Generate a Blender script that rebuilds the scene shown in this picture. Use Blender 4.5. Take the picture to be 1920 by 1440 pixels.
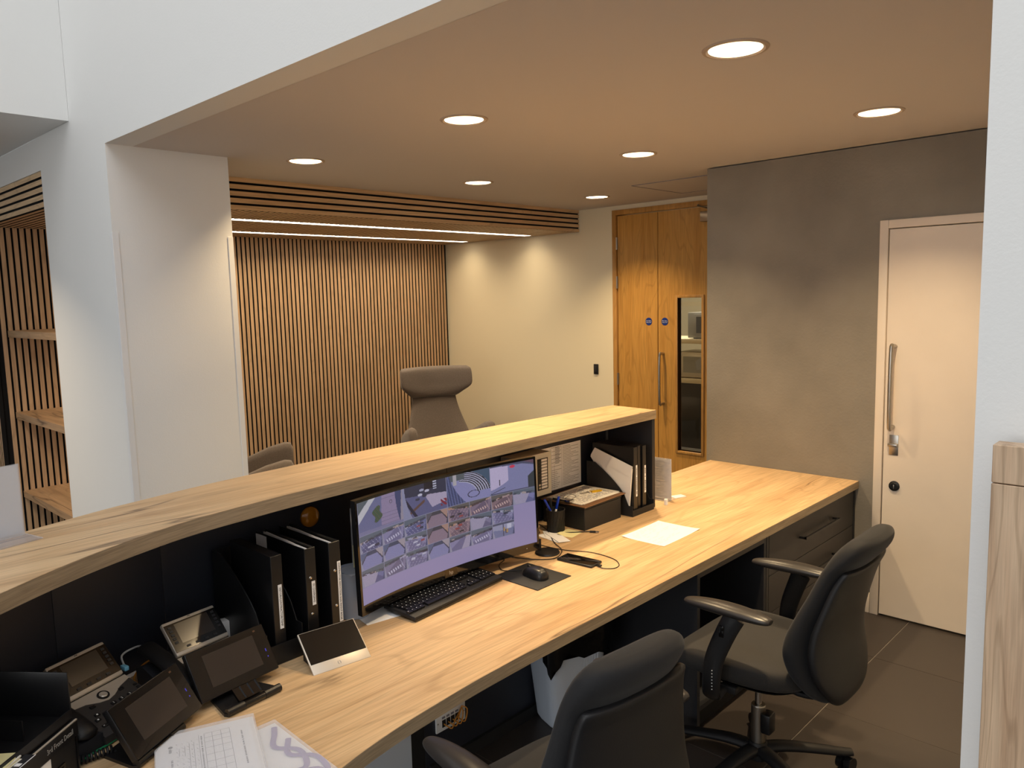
import bpy, bmesh, math, random
from mathutils import Vector, Matrix
R = math.radians
random.seed(7)
scene = bpy.context.scene
COL = scene.collection
for o in list(bpy.data.objects):
    bpy.data.objects.remove(o)

# ------------------------------------------------------------------ camera
CAM = Vector((0, 0, 1.765))
YAW, PIT, ROL, FPX = 0.76324459, 0.11388552, -0.02567638, 1450.31
cy, sy, cp, sp = math.cos(YAW), math.sin(YAW), math.cos(PIT), math.sin(PIT)
fw = Vector((-sy * cp, cy * cp, -sp)); rt = Vector((cy, sy, 0)); up = rt.cross(fw)
r2 = rt * math.cos(ROL) + up * math.sin(ROL); u2 = -rt * math.sin(ROL) + up * math.cos(ROL)
cam_d = bpy.data.cameras.new('camera'); cam = bpy.data.objects.new('camera', cam_d); COL.objects.link(cam)
m = Matrix((r2, u2, -fw)).transposed().to_4x4(); m.translation = CAM
cam.matrix_world = m
cam_d.sensor_width = 36; cam_d.lens = FPX / 1920 * 36; cam_d.clip_start = 0.02
scene.camera = cam
scene.view_settings.view_transform = 'Standard'
scene.view_settings.look = 'None'
scene.view_settings.gamma = 1
scene.view_settings.use_curve_mapping = False
scene.view_settings.exposure = 0.0

# ------------------------------------------------------------------ world and daylight
w = bpy.data.worlds.new('world'); scene.world = w; w.use_nodes = True
w.node_tree.nodes['Background'].inputs[0].default_value = (0.96, 0.975, 1.0, 1)
w.node_tree.nodes['Background'].inputs[1].default_value = 0.4

def area(name, loc, rot, sx, sy_, power, col, spread=180):
    d = bpy.data.lights.new(name, 'AREA'); d.shape = 'RECTANGLE'; d.size = sx; d.size_y = sy_
    d.energy = power; d.color = col; d.spread = R(spread)
    o = bpy.data.objects.new(name, d); COL.objects.link(o); o.location = loc; o.rotation_euler = rot
    return o
DAY = (0.975, 0.985, 1.0)
WARM = (1.0, 0.74, 0.43)
area('assumed_skylight', (0.2, -1.35, 6.3), (0, 0, 0), 6.0, 4.2, 160, DAY)  # assumed skylight over the atrium, built only as an area light
area('assumed_window_daylight', (-0.6, -6.85, 2.1), (R(90), 0, 0), 5.0, 3.0, 162, DAY)  # area light added as daylight from an assumed window behind the camera

DOWN_W = 12.7
DOWN_SPREAD = 104

# ------------------------------------------------------------------ materials
def srgb(r, g, b):
    f = lambda c: (c / 255 / 12.92) if c / 255 <= 0.04045 else ((c / 255 + 0.055) / 1.055) ** 2.4
    return (f(r), f(g), f(b), 1)
def mat(name, col, rough=0.5, metal=0, emit=None, es=0, trans=0, alpha=1, spec=None, bump=0, bscale=200, sheen=0, coat=0, var=0, vscale=3):
    m = bpy.data.materials.new(name); m.use_nodes = True
    nt = m.node_tree; b = nt.nodes['Principled BSDF']
    b.inputs['Base Color'].default_value = col; b.inputs['Roughness'].default_value = rough
    b.inputs['Metallic'].default_value = metal
    if emit: b.inputs['Emission Color'].default_value = emit; b.inputs['Emission Strength'].default_value = es
    if trans: b.inputs['Transmission Weight'].default_value = trans
    if alpha < 1: b.inputs['Alpha'].default_value = alpha
    if spec is not None: b.inputs['Specular IOR Level'].default_value = spec
    if sheen: b.inputs['Sheen Weight'].default_value = sheen
    if coat: b.inputs['Coat Weight'].default_value = coat
    if bump or var:
        tc = nt.nodes.new('ShaderNodeTexCoord')
    if bump:
        n = nt.nodes.new('ShaderNodeTexNoise'); n.inputs['Scale'].default_value = bscale; n.inputs['Detail'].default_value = 4
        bp = nt.nodes.new('ShaderNodeBump'); bp.inputs['Strength'].default_value = bump; bp.inputs['Distance'].default_value = 0.002
        nt.links.new(tc.outputs['Object'], n.inputs['Vector']); nt.links.new(n.outputs['Fac'], bp.inputs['Height'])
        nt.links.new(bp.outputs['Normal'], b.inputs['Normal'])
    if var:
        n = nt.nodes.new('ShaderNodeTexNoise'); n.inputs['Scale'].default_value = vscale; n.inputs['Detail'].default_value = 6
        rp = nt.nodes.new('ShaderNodeValToRGB')
        rp.color_ramp.elements[0].position = 0.3; rp.color_ramp.elements[1].position = 0.7
        rp.color_ramp.elements[0].color = tuple(c * (1 - var) for c in col[:3]) + (1,)
        rp.color_ramp.elements[1].color = tuple(min(1, c * (1 + var)) for c in col[:3]) + (1,)
        nt.links.new(tc.outputs['Object'], n.inputs['Vector']); nt.links.new(n.outputs['Fac'], rp.inputs['Fac'])
        nt.links.new(rp.outputs['Color'], b.inputs['Base Color'])
    return m

def wood(name, light, mid, dark, axis=1, rough=0.45, cracks=True, scale=1.0, rings=0.35, rnd=False, contrast=1.0):
    """oak: grain runs along axis (0 x, 1 y, 2 z)"""
    m = bpy.data.materials.new(name); m.use_nodes = True
    nt = m.node_tree; L = nt.links; N = nt.nodes.new; b = nt.nodes['Principled BSDF']
    b.inputs['Roughness'].default_value = rough
    tc = N('ShaderNodeTexCoord'); vec = tc.outputs['Object']
    if rnd:
        oi = N('ShaderNodeObjectInfo'); cm = N('ShaderNodeVectorMath'); cm.operation = 'ADD'
        sc = N('ShaderNodeVectorMath'); sc.operation = 'SCALE'; sc.inputs['Scale'].default_value = 1.0
        cb = N('ShaderNodeCombineXYZ')
        mu = N('ShaderNodeMath'); mu.operation = 'MULTIPLY'; mu.inputs[1].default_value = 37
        L.new(oi.outputs['Random'], mu.inputs[0])
        for i in range(3): L.new(mu.outputs[0], cb.inputs[i])
        L.new(vec, cm.inputs[0]); L.new(cb.outputs[0], cm.inputs[1]); vec = cm.outputs[0]
    def mp(s_long, s_cross):
        mm = N('ShaderNodeMapping'); v = [s_cross * scale] * 3
        for ax in (axis if isinstance(axis, tuple) else (axis,)): v[ax] = s_long * scale
        mm.inputs['Scale'].default_value = v; L.new(vec, mm.inputs['Vector']); return mm.outputs[0]
    def noise(v, detail=5, dist=0.0, sc=1.0, rg=0.55):
        n = N('ShaderNodeTexNoise'); n.inputs['Scale'].default_value = sc; n.inputs['Detail'].default_value = detail
        n.inputs['Distortion'].default_value = dist; n.inputs['Roughness'].default_value = rg; L.new(v, n.inputs['Vector']); return n.outputs['Fac']
    def ramp(v, stops):
        r = N('ShaderNodeValToRGB'); e = r.color_ramp.elements
        e[0].position, e[0].color = stops[0]; e[1].position, e[1].color = stops[-1]
        for p, c in stops[1:-1]:
            x = e.new(p); x.color = c
        L.new(v, r.inputs['Fac']); return r.outputs['Color']
    def mix(f, a, c, mode='MIX'):
        x = N('ShaderNodeMix'); x.data_type = 'RGBA'; x.blend_type = mode
        if isinstance(f, float): x.inputs['Factor'].default_value = f
        else: L.new(f, x.inputs['Factor'])
        L.new(a, x.inputs[6])
        if isinstance(c, tuple): x.inputs[7].default_value = c
        else: L.new(c, x.inputs[7])
        return x.outputs[2]
    base = ramp(noise(mp(0.6, 9), 6, 0.35), [(0.30, mid), (0.52, light), (0.72, mid)])
    g1 = 1 - 0.22 * contrast; g2 = 1 - 0.35 * contrast
    fine = ramp(noise(mp(4, 150), 3), [(0.35, (g1, g1, g1, 1)), (0.62, (1, 1, 1, 1))])
    base = mix(1.0, base, fine, 'MULTIPLY')
    # growth rings: bands of a distorted field
    v = noise(mp(0.55, 3.2), 2, 0.25)
    sn = N('ShaderNodeMath'); sn.operation = 'MULTIPLY'; sn.inputs[1].default_value = 95; L.new(v, sn.inputs[0])
    si = N('ShaderNodeMath'); si.operation = 'SINE'; L.new(sn.outputs[0], si.inputs[0])
    rg = ramp(si.outputs[0], [(0.0, (1, 1, 1, 1)), (0.75, (1, 1, 1, 1)), (1.0, (g2, g2 * 0.96, g2 * 0.9, 1))])
    base = mix(rings, base, rg, 'MULTIPLY')
    streak = ramp(noise(mp(1.3, 22), 4), [(0.58, (0, 0, 0, 1)), (0.72, (1, 1, 1, 1))])
    sm = N('ShaderNodeMath'); sm.operation = 'MULTIPLY'; sm.inputs[1].default_value = 0.30 * contrast; L.new(streak, sm.inputs[0])
    base = mix(sm.outputs[0], base, dark)
    if cracks:
        c = noise(mp(0.26, 3.4), 4, 0.08, rg=0.5)
        s = N('ShaderNodeMath'); s.operation = 'SUBTRACT'; s.inputs[1].default_value = 0.5; L.new(c, s.inputs[0])
        a = N('ShaderNodeMath'); a.operation = 'ABSOLUTE'; L.new(s.outputs[0], a.inputs[0])
        line = ramp(a.outputs[0], [(0.0, (1, 1, 1, 1)), (0.0018, (0.85, 0.85, 0.85, 1)), (0.0055, (0, 0, 0, 1))])
        mask = ramp(noise(mp(0.7, 2.2), 2), [(0.42, (0, 0, 0, 1)), (0.50, (1, 1, 1, 1))])
        k = N('ShaderNodeMath'); k.operation = 'MULTIPLY'; L.new(line, k.inputs[0]); L.new(mask, k.inputs[1])
        k2 = N('ShaderNodeMath'); k2.operation = 'MULTIPLY'; k2.inputs[1].default_value = 0.8; L.new(k.outputs[0], k2.inputs[0])
        base = mix(k2.outputs[0], base, tuple(x * 0.35 for x in dark[:3]) + (1,))
    L.new(base, b.inputs['Base Color'])
    bp = N('ShaderNodeBump'); bp.inputs['Strength'].default_value = 0.12; bp.inputs['Distance'].default_value = 0.001
    L.new(fine, bp.inputs['Height']); L.new(bp.outputs['Normal'], b.inputs['Normal'])
    return m

M = {}
M['paint'] = mat('white_paint', srgb(236, 236, 234), 0.6, bump=0.15, bscale=160)
M['cream'] = mat('warm_lit_white', srgb(234, 222, 192), 0.6, bump=0.08, bscale=160)  # white paint tinted cream to carry the warm lamplight
M['ceil'] = mat('ceiling_paint', srgb(212, 206, 202), 0.8)
M['plaster'] = mat('grey_plaster', srgb(134, 128, 118), 0.75, bump=0.6, bscale=90, var=0.14, vscale=2.6)
M['oak'] = wood('oak_laminate', srgb(220, 186, 142), srgb(198, 160, 116), srgb(144, 106, 72), 1, 0.42)
M['oakedge'] = wood('oak_edge_shaded', srgb(168, 150, 124), srgb(148, 130, 104), srgb(112, 94, 74), (0, 1), 0.5, cracks=False, scale=2.6, rings=0.08, contrast=1.4)  # oak made greyer and darker: the shade of the edge is in the colour
M['oakx'] = wood('oak_laminate_across', srgb(196, 160, 122), srgb(176, 140, 104), srgb(126, 94, 68), 0, 0.45)
M['oakz'] = wood('oak_board', srgb(214, 184, 152), srgb(192, 158, 126), srgb(140, 106, 80), 2, 0.5, cracks=False, scale=2.6, contrast=0.8, rings=0.7)
M['slatz'] = wood('slat_oak_vertical', srgb(208, 172, 134), srgb(190, 154, 116), srgb(152, 116, 82), 2, 0.5, cracks=False, rnd=True)
M['slaty'] = wood('slat_oak_long', srgb(236, 204, 162), srgb(222, 186, 144), srgb(186, 148, 108), 1, 0.5, cracks=False, rnd=True)
M['slatx'] = wood('slat_oak_cross', srgb(236, 204, 162), srgb(222, 186, 144), srgb(186, 148, 108), 0, 0.5, cracks=False, rnd=True)
M['door'] = wood('oak_veneer', srgb(206, 154, 78), srgb(190, 136, 62), srgb(148, 98, 44), 2, 0.35, cracks=False, scale=1.15, rings=0.42)
M['doorf'] = wood('oak_frame', srgb(202, 152, 84), srgb(184, 132, 66), srgb(146, 98, 48), 2, 0.35, cracks=False)
M['felt'] = mat('black_felt', srgb(9, 7, 7), 1.0)
M['carcass'] = mat('charcoal_laminate', srgb(38, 39, 44), 0.5)
M['darkpanel'] = mat('dark_panel', srgb(35, 38, 48), 0.45)
M['drawer'] = mat('charcoal_drawer', srgb(58, 55, 54), 0.5)
M['void'] = mat('black_interior', srgb(18, 18, 20), 0.8)
M['black'] = mat('black_plastic', srgb(24, 24, 26), 0.35)
M['blackm'] = mat('matt_black_plastic', srgb(26, 26, 28), 0.6)
M['gloss'] = mat('glossy_black', srgb(10, 10, 12), 0.08, coat=0.5)
M['glassblk'] = mat('black_glass', srgb(16, 15, 15), 0.12, coat=0.6)
M['lcd'] = mat('unlit_lcd', srgb(52, 46, 42), 0.2, coat=0.3)
M['bindr'] = mat('black_binder', srgb(20, 20, 22), 0.3, bump=0.1, bscale=600)
M['chrome'] = mat('chrome', srgb(200, 198, 194), 0.15, 1)
M['steel'] = mat('brushed_steel', srgb(176, 170, 160), 0.32, 1)
M['silver'] = mat('silver_plastic', srgb(206, 196, 182), 0.35, 0.3)
M['paper'] = mat('paper', srgb(244, 244, 246), 0.8)
M['paperw'] = mat('warm_paper', srgb(240, 236, 226), 0.8)
M['envelope'] = mat('white_envelope', srgb(232, 230, 228), 0.6, bump=0.15, bscale=30)
M['ink'] = mat('ink', srgb(60, 60, 66), 0.8)
M['inkl'] = mat('grey_ink', srgb(130, 130, 140), 0.8)
M['blackink'] = mat('black_ink', srgb(16, 16, 18), 0.7)
M['white'] = mat('white_plastic', srgb(236, 236, 236), 0.4)
M['label'] = mat('label_tape', srgb(240, 242, 244), 0.5)
M['beige'] = mat('beige_plastic', srgb(206, 206, 196), 0.5)
M['beiged'] = mat('grey_metal_box', srgb(158, 158, 156), 0.4)
M['sticky'] = mat('yellow_sticky_note', srgb(236, 228, 172), 0.8)
M['amber'] = mat('amber_lens', srgb(190, 120, 20), 0.2, coat=0.4, bump=0.8, bscale=90)
M['bin'] = mat('pale_blue_grey_plastic', srgb(206, 216, 230), 0.5)
M['bag'] = mat('black_bin_bag', srgb(10, 10, 12), 0.22, bump=1.0, bscale=26)
M['doorwhite'] = mat('painted_door', srgb(228, 216, 202), 0.5, var=0.03, vscale=4)
M['fabric'] = mat('black_chair_fabric', srgb(17, 17, 20), 0.8, sheen=0.08, bump=0.2, bscale=500)
M['seatf'] = mat('charcoal_seat_fabric', srgb(38, 36, 35), 0.9, sheen=0.06, bump=0.3, bscale=500)
M['shell'] = mat('chair_back_plastic', srgb(15, 15, 18), 0.5, bump=0.15, bscale=400)
M['arm'] = mat('soft_arm_pad', srgb(46, 43, 42), 0.33)
M['tweed'] = mat('grey_brown_tweed', srgb(106, 96, 90), 0.95, sheen=0.2, bump=0.8, bscale=260, var=0.16, vscale=150)
M['tile'] = mat('dark_floor_tile', srgb(60, 54, 51), 0.4, bump=0.1, bscale=300, var=0.08, vscale=1.5)
M['grout'] = mat('grout', srgb(150, 144, 136), 0.9)
M['atrium'] = mat('atrium_floor', srgb(96, 92, 90), 0.5)
M['blue'] = mat('blue_sign', srgb(18, 50, 130), 0.4)
M['bluepen'] = mat('blue_pen', srgb(20, 60, 190), 0.3)
M['yellow'] = mat('yellow_plastic', srgb(226, 180, 30), 0.4)
M['orange'] = mat('orange_cable', srgb(206, 136, 46), 0.5)
M['green'] = mat('green_cable', srgb(20, 130, 84), 0.45)
M['cord'] = mat('black_cord', srgb(22, 22, 25), 0.5)
M['greycord'] = mat('grey_cord', srgb(190, 196, 204), 0.5)
M['aqua'] = mat('pale_blue_plastic', srgb(120, 186, 220), 0.3)
M['purple'] = mat('purple_ribbon', srgb(120, 92, 170), 0.6)
M['boxlid'] = mat('brown_lid_edge', srgb(128, 92, 62), 0.5)
M['mb'] = mat('monitor_brown_metal', srgb(96, 84, 66), 0.3, 0.7)  # brown of the reflection at the logo; also used on the top edge
M['acryl'] = mat('clear_acrylic', (1, 1, 1, 1), 0.03, trans=1.0)
M['film'] = mat('clear_plastic_film', srgb(225, 228, 236), 0.12, alpha=0.32)
M['milky'] = mat('frosted_plastic', srgb(186, 196, 214), 0.4)
M['ledm'] = mat('led_diffuser', (1, 1, 1, 1), 0.5, emit=(1.0, 0.88, 0.70, 1), es=5)
M['lens'] = mat('lamp_reflector', srgb(250, 240, 220), 0.35, emit=(1.0, 0.82, 0.55, 1), es=1.1)
M['lampring'] = mat('lit_inner_ring', (1, 1, 1, 1), 0.5, emit=(1.0, 0.92, 0.78, 1), es=5)
M['trimw'] = mat('downlight_trim', srgb(190, 172, 154), 0.5)
M['led'] = mat('blue_led', srgb(40, 40, 160), 0.5, emit=(0.15, 0.12, 1, 1), es=0.25)
M['redled'] = mat('amber_camera', srgb(92, 64, 44), 0.3)
# glass of the door: thin clear pane
g = bpy.data.materials.new('clear_glass'); g.use_nodes = True; nt = g.node_tree
for n in list(nt.nodes): nt.nodes.remove(n)
o_ = nt.nodes.new('ShaderNodeOutputMaterial'); mx = nt.nodes.new('ShaderNodeMixShader'); tr = nt.nodes.new('ShaderNodeBsdfTransparent'); gl = nt.nodes.new('ShaderNodeBsdfGlossy')
tr.inputs[0].default_value = (0.93, 0.94, 0.91, 1); gl.inputs['Roughness'].default_value = 0.02; mx.inputs[0].default_value = 0.06
nt.links.new(tr.outputs[0], mx.inputs[1]); nt.links.new(gl.outputs[0], mx.inputs[2]); nt.links.new(mx.outputs[0], o_.inputs[0])
M['glass'] = g
# screen emission from face colours
s = bpy.data.materials.new('video_picture'); s.use_nodes = True; nt = s.node_tree; b = nt.nodes['Principled BSDF']
at = nt.nodes.new('ShaderNodeVertexColor'); at.layer_name = 'Col'
b.inputs['Base Color'].default_value = (0.01, 0.01, 0.012, 1); b.inputs['Roughness'].default_value = 0.3
nt.links.new(at.outputs[0], b.inputs['Emission Color']); b.inputs['Emission Strength'].default_value = 1.0
M['video'] = s
M['screen'] = mat('screen_background', (0.01, 0.01, 0.012, 1), 0.3, emit=srgb(128, 120, 156), es=1.0)

# ------------------------------------------------------------------ mesh helpers
class MB:
    def __init__(self): self.bm = bmesh.new()
    def box(self, x0, x1, y0, y1, z0, z1, bev=0, seg=2, mtx=None):
        r = bmesh.ops.create_cube(self.bm, size=1)
        vs = r['verts']
        for v in vs:
            v.co = Vector(((x0 + x1) / 2 + v.co.x * (x1 - x0), (y0 + y1) / 2 + v.co.y * (y1 - y0), (z0 + z1) / 2 + v.co.z * (z1 - z0)))
        if bev:
            es = list({e for v in vs for e in v.link_edges})
            q = bmesh.ops.bevel(self.bm, geom=es, offset=bev, segments=seg, affect='EDGES', profile=0.5)
            vs = list({v for f in q['faces'] for v in f.verts} | {v for v in vs if v.is_valid})
        if mtx: bmesh.ops.transform(self.bm, matrix=mtx, verts=[v for v in vs if v.is_valid])
        return self
    def prism(self, pts, z0, z1, mtx=None):
        vb = [self.bm.verts.new((p[0], p[1], z0)) for p in pts]; vt = [self.bm.verts.new((p[0], p[1], z1)) for p in pts]
        self.bm.faces.new(vb[::-1]); self.bm.faces.new(vt); n = len(pts)
        for i in range(n): self.bm.faces.new((vb[i], vb[(i + 1) % n], vt[(i + 1) % n], vt[i]))
        if mtx: bmesh.ops.transform(self.bm, matrix=mtx, verts=vb + vt)
        return self
    def prism_axis(self, pts, a0, a1, axis):
        """pts in the other two axes; extruded along axis"""
        def f(p, a):
            return (a, p[0], p[1]) if axis == 0 else (p[0], a, p[1])
        vb = [self.bm.verts.new(f(p, a0)) for p in pts]; vt = [self.bm.verts.new(f(p, a1)) for p in pts]
        self.bm.faces.new(vb[::-1]); self.bm.faces.new(vt); n = len(pts)
        for i in range(n): self.bm.faces.new((vb[i], vb[(i + 1) % n], vt[(i + 1) % n], vt[i]))
        return self
    def cyl(self, c, r, z0, z1, n=24, r1=None, mtx=None):
        r1 = r if r1 is None else r1
        a = [self.bm.verts.new((c[0] + r * math.cos(2 * math.pi * i / n), c[1] + r * math.sin(2 * math.pi * i / n), z0)) for i in range(n)]
        b_ = [self.bm.verts.new((c[0] + r1 * math.cos(2 * math.pi * i / n), c[1] + r1 * math.sin(2 * math.pi * i / n), z1)) for i in range(n)]
        self.bm.faces.new(a[::-1]); self.bm.faces.new(b_)
        for i in range(n): self.bm.faces.new((a[i], a[(i + 1) % n], b_[(i + 1) % n], b_[i]))
        if mtx: bmesh.ops.transform(self.bm, matrix=mtx, verts=a + b_)
        return self
    def lathe(self, prof, n=32, c=(0, 0, 0), close=False, mtx=None):
        rings = []
        for (r, z) in prof:
            rings.append([self.bm.verts.new((c[0] + r * math.cos(2 * math.pi * i / n), c[1] + r * math.sin(2 * math.pi * i / n), c[2] + z)) for i in range(n)])
        for a, b_ in zip(rings, rings[1:]):
            for i in range(n): self.bm.faces.new((a[i], a[(i + 1) % n], b_[(i + 1) % n], b_[i]))
        if close:
            self.bm.faces.new(rings[0][::-1]); self.bm.faces.new(rings[-1])
        if mtx: bmesh.ops.transform(self.bm, matrix=mtx, verts=[v for r_ in rings for v in r_])
        return self
    def loft(self, rings, cap=True):
        vs = [[self.bm.verts.new(p) for p in r_] for r_ in rings]; n = len(rings[0])
        for a, b_ in zip(vs, vs[1:]):
            for i in range(n): self.bm.faces.new((a[i], a[(i + 1) % n], b_[(i + 1) % n], b_[i]))
        if cap:
            self.bm.faces.new(vs[0][::-1]); self.bm.faces.new(vs[-1])
        return self
    def tube(self, pts, r, n=8, smooth=0, rx=None):
        pts = [Vector(p) for p in pts]
        if smooth: pts = catmull(pts, smooth)
        rings = []; nrm = None
        for i, p in enumerate(pts):
            t = (pts[min(i + 1, len(pts) - 1)] - pts[max(i - 1, 0)]).normalized()
            if nrm is None:
                nrm = t.orthogonal().normalized()
                if rx and abs(t.z) < 0.99: nrm = t.cross(Vector((0, 0, 1))).normalized()
            nrm = (nrm - t * nrm.dot(t)).normalized(); bn = t.cross(nrm)
            rr = r(i / (len(pts) - 1)) if callable(r) else r
            r1 = (rx(i / (len(pts) - 1)) if callable(rx) else rx) if rx else rr
            rings.append([p + nrm * r1 * math.cos(2 * math.pi * k / n) + bn * rr * math.sin(2 * math.pi * k / n) for k in range(n)])
        return self.loft(rings)
    def quad(self, a, b_, c, d):
        self.bm.faces.new([self.bm.verts.new(p) for p in (a, b_, c, d)]); return self
    def mesh(self, name, smooth=35):
        bmesh.ops.recalc_face_normals(self.bm, faces=self.bm.faces[:])
        me = bpy.data.meshes.new(name); self.bm.to_mesh(me); self.bm.free()
        if smooth:
            for p in me.polygons: p.use_smooth = True
            me.set_sharp_from_angle(angle=R(smooth))
        return me
def catmull(p, k):
    out = []; q = [p[0] * 2 - p[1]] + list(p) + [p[-1] * 2 - p[-2]]
    for i in range(1, len(q) - 2):
        for j in range(k):
            t = j / k; a, b_, c, d = q[i - 1], q[i], q[i + 1], q[i + 2]
            out.append(0.5 * ((2 * b_) + (c - a) * t + (2 * a - 5 * b_ + 4 * c - d) * t * t + (3 * b_ - a - 3 * c + d) * t ** 3))
    out.append(p[-1]); return out
def ring(cx, cy_, cz, a, b_, n=24, p=0.6, bend=0, plane='xy'):
    """superellipse ring; in local x (b) and y (a)"""
    out = []
    for i in range(n):
        t = 2 * math.pi * i / n; c, s_ = math.cos(t), math.sin(t)
        y = a * math.copysign(abs(c) ** p, c); x = b_ * math.copysign(abs(s_) ** p, s_)
        out.append(Vector((cx + x + bend * (y / max(a, 1e-6)) ** 2 * (a / 0.25) ** 2, cy_ + y, cz)))
    return out

def obj(name, mb, m, parent=None, loc=None, rot=None, smooth=35, label=None, kind=None):
    me = mb.mesh(name, smooth) if isinstance(mb, MB) else mb
    o = bpy.data.objects.new(name, me); COL.objects.link(o)
    if m is not None and not me.materials: me.materials.append(M[m] if isinstance(m, str) else m)
    if parent: o.parent = parent
    if loc: o.location = loc
    if rot: o.rotation_euler = rot
    if label: o['label'] = label
    if kind: o['kind'] = kind
    return o
def tag(o, label, cat, group=None):
    o['label'] = label; o['category'] = cat
    if group: o['group'] = group
    return o
def thing(name, label, cat, loc=(0, 0, 0), rz=0, group=None, rot=None):
    o = bpy.data.objects.new(name, None); COL.objects.link(o); o.empty_display_size = 0.1
    o.location = loc; o.rotation_euler = rot if rot else (0, 0, rz)
    return tag(o, label, cat, group)
def struct(name, mb, m, parent=None, label=None, cat=None, smooth=35):
    o = obj(name, mb, m, parent, smooth=smooth); 
    if not parent: o['kind'] = 'structure'; o['label'] = label; o['category'] = cat or 'wall'
    return o
def sempty(name, label, cat, loc=(0, 0, 0)):
    o = thing(name, label, cat, loc); o['kind'] = 'structure'; return o
def B(*a, **k): return MB().box(*a, **k)
def two_tone(me, face_mat, test):
    me.materials.clear(); me.materials.append(M[face_mat]); me.materials.append(M['felt'])
    for p in me.polygons: p.use_smooth = False; p.material_index = 0 if test(p.normal) else 1
    return me
def text(name, body, size, m, parent, loc, rot, align='CENTER', sx=1.0, label=None):
    cu = bpy.data.curves.new(name, 'FONT'); cu.body = body; cu.size = size; cu.align_x = align; cu.align_y = 'CENTER'; cu.extrude = 0.0002; cu.resolution_u = 2
    t = bpy.data.objects.new(name, cu); COL.objects.link(t)
    dg = bpy.context.evaluated_depsgraph_get(); me = bpy.data.meshes.new_from_object(t.evaluated_get(dg))
    bpy.data.objects.remove(t); me.materials.clear(); me.name = name
    o = bpy.data.objects.new(name, me); COL.objects.link(o); me.materials.append(M[m]); o.parent = parent
    o.location = loc; o.rotation_euler = rot if not isinstance(rot, Matrix) else rot.to_euler(); o.scale = (sx, 1, 1)
    if label: o['label'] = label
    return o
def dense(rows, k=4):
    out = []
    q = [tuple(2 * a - b_ for a, b_ in zip(rows[0], rows[1]))] + list(rows) + [tuple(2 * a - b_ for a, b_ in zip(rows[-1], rows[-2]))]
    for i in range(1, len(q) - 2):
        for j in range(k):
            t = j / k; out.append(tuple(0.5 * ((2 * b_) + (c - a) * t + (2 * a - 5 * b_ + 4 * c - d) * t * t + (3 * b_ - a - 3 * c + d) * t ** 3) for a, b_, c, d in zip(q[i - 1], q[i], q[i + 1], q[i + 2])))
    out.append(tuple(rows[-1])); return out
def basis(x, y):
    x = Vector(x).normalized(); y = Vector(y); y = (y - x * y.dot(x)).normalized(); return Matrix((x, y, x.cross(y))).transposed()

H = 2.49          # staff ceiling
YF = 1.34         # plane of the bulkhead over the opening
YG = 4.25         # grey wall
YB = 5.42         # cream wall
XS = -6.08        # face of slatted wall
XC = -4.32        # fascia of the slatted canopy
DESK = 0.72; LEDGE = 1.20
# ================================================================== SETTING
# floor with individually laid tiles
fl = struct('floor', B(-9, 5, -7, 9.2, -0.12, -0.0015), 'grout', label='dark grey porcelain tiled floor with thin pale joints', cat='floor')
tile = B(-0.2985, 0.2985, -0.2985, 0.2985, -0.0014, 0).mesh('tile', 0)
tile.materials.append(M['tile'])
for ix in range(-9, 3):
    for iy in range(-4, 9):
        x, y = -1.21 + 0.6 * ix + 0.3, 3.12 - 0.6 * 4 + 0.6 * iy - 0.3 + 0.0
        if y > 5.4: continue
        o = bpy.data.objects.new('tile', tile); COL.objects.link(o); o.parent = fl; o.location = (x, y, 0)
obj('floor_surface', B(-9, 5, -7, -2.28, -0.0014, 0), 'atrium', fl)
obj('floor_surface', B(-9, -6.61, -2.28, 9.2, -0.0014, 0), 'atrium', fl)
obj('floor_surface', B(0.59, 5, -2.28, 9.2, -0.0014, 0), 'atrium', fl)
obj('floor_surface', B(-6.61, 0.59, 5.52, 9.2, -0.0014, 0), 'atrium', fl)

# ceiling with holes for the downlights
LP = [(-1.18, 2.25), (-1.18, 3.50), (-2.397, 2.26), (-2.397, 3.515), (-3.62, 2.27), (-3.636, 3.535), (-3.638, 4.783)]
bm = bmesh.new()
def loop(pts):
    vs = [bm.verts.new(p) for p in pts]; return [bm.edges.new((vs[i], vs[(i + 1) % len(vs)])) for i in range(len(vs))]
es = loop([(-4.33, YF + 0.119, H), (0.6, YF + 0.119, H), (0.6, YB + 0.1, H), (-4.33, YB + 0.1, H)])
for (x, y) in LP: es += loop([(x + 0.083 * math.cos(2 * math.pi * i / 32), y + 0.083 * math.sin(2 * math.pi * i / 32), H) for i in range(32)])
bmesh.ops.triangle_fill(bm, edges=es, use_beauty=True)
me = bpy.data.meshes.new('ceiling'); bm.to_mesh(me); bm.free()
ce = obj('ceiling', me, 'ceil', smooth=0); ce['kind'] = 'structure'; ce['label'] = 'low white staff area ceiling with round recessed lights'; ce['category'] = 'ceiling'
obj('light_block_slab', B(-6.3, 0.6, YF + 0.12, YB + 0.2, H + 0.16, H + 0.2), 'ceil', ce)  # unseen slab added above the ceiling to stop light leaking in
ht = MB()
for (a, b_, c, d) in ((-3.12, -2.50, 4.49, 4.494), (-3.12, -2.50, 5.136, 5.14), (-3.12, -3.116, 4.49, 5.14), (-2.504, -2.50, 4.49, 5.14)): ht.box(a, b_, c, d, H - 0.004, H + 0.001)
obj('hatch_frame', ht, 'inkl', ce); obj('hatch_door', B(-3.114, -2.506, 4.496, 5.134, H - 0.002, H + 0.001), 'ceil', ce)

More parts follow.
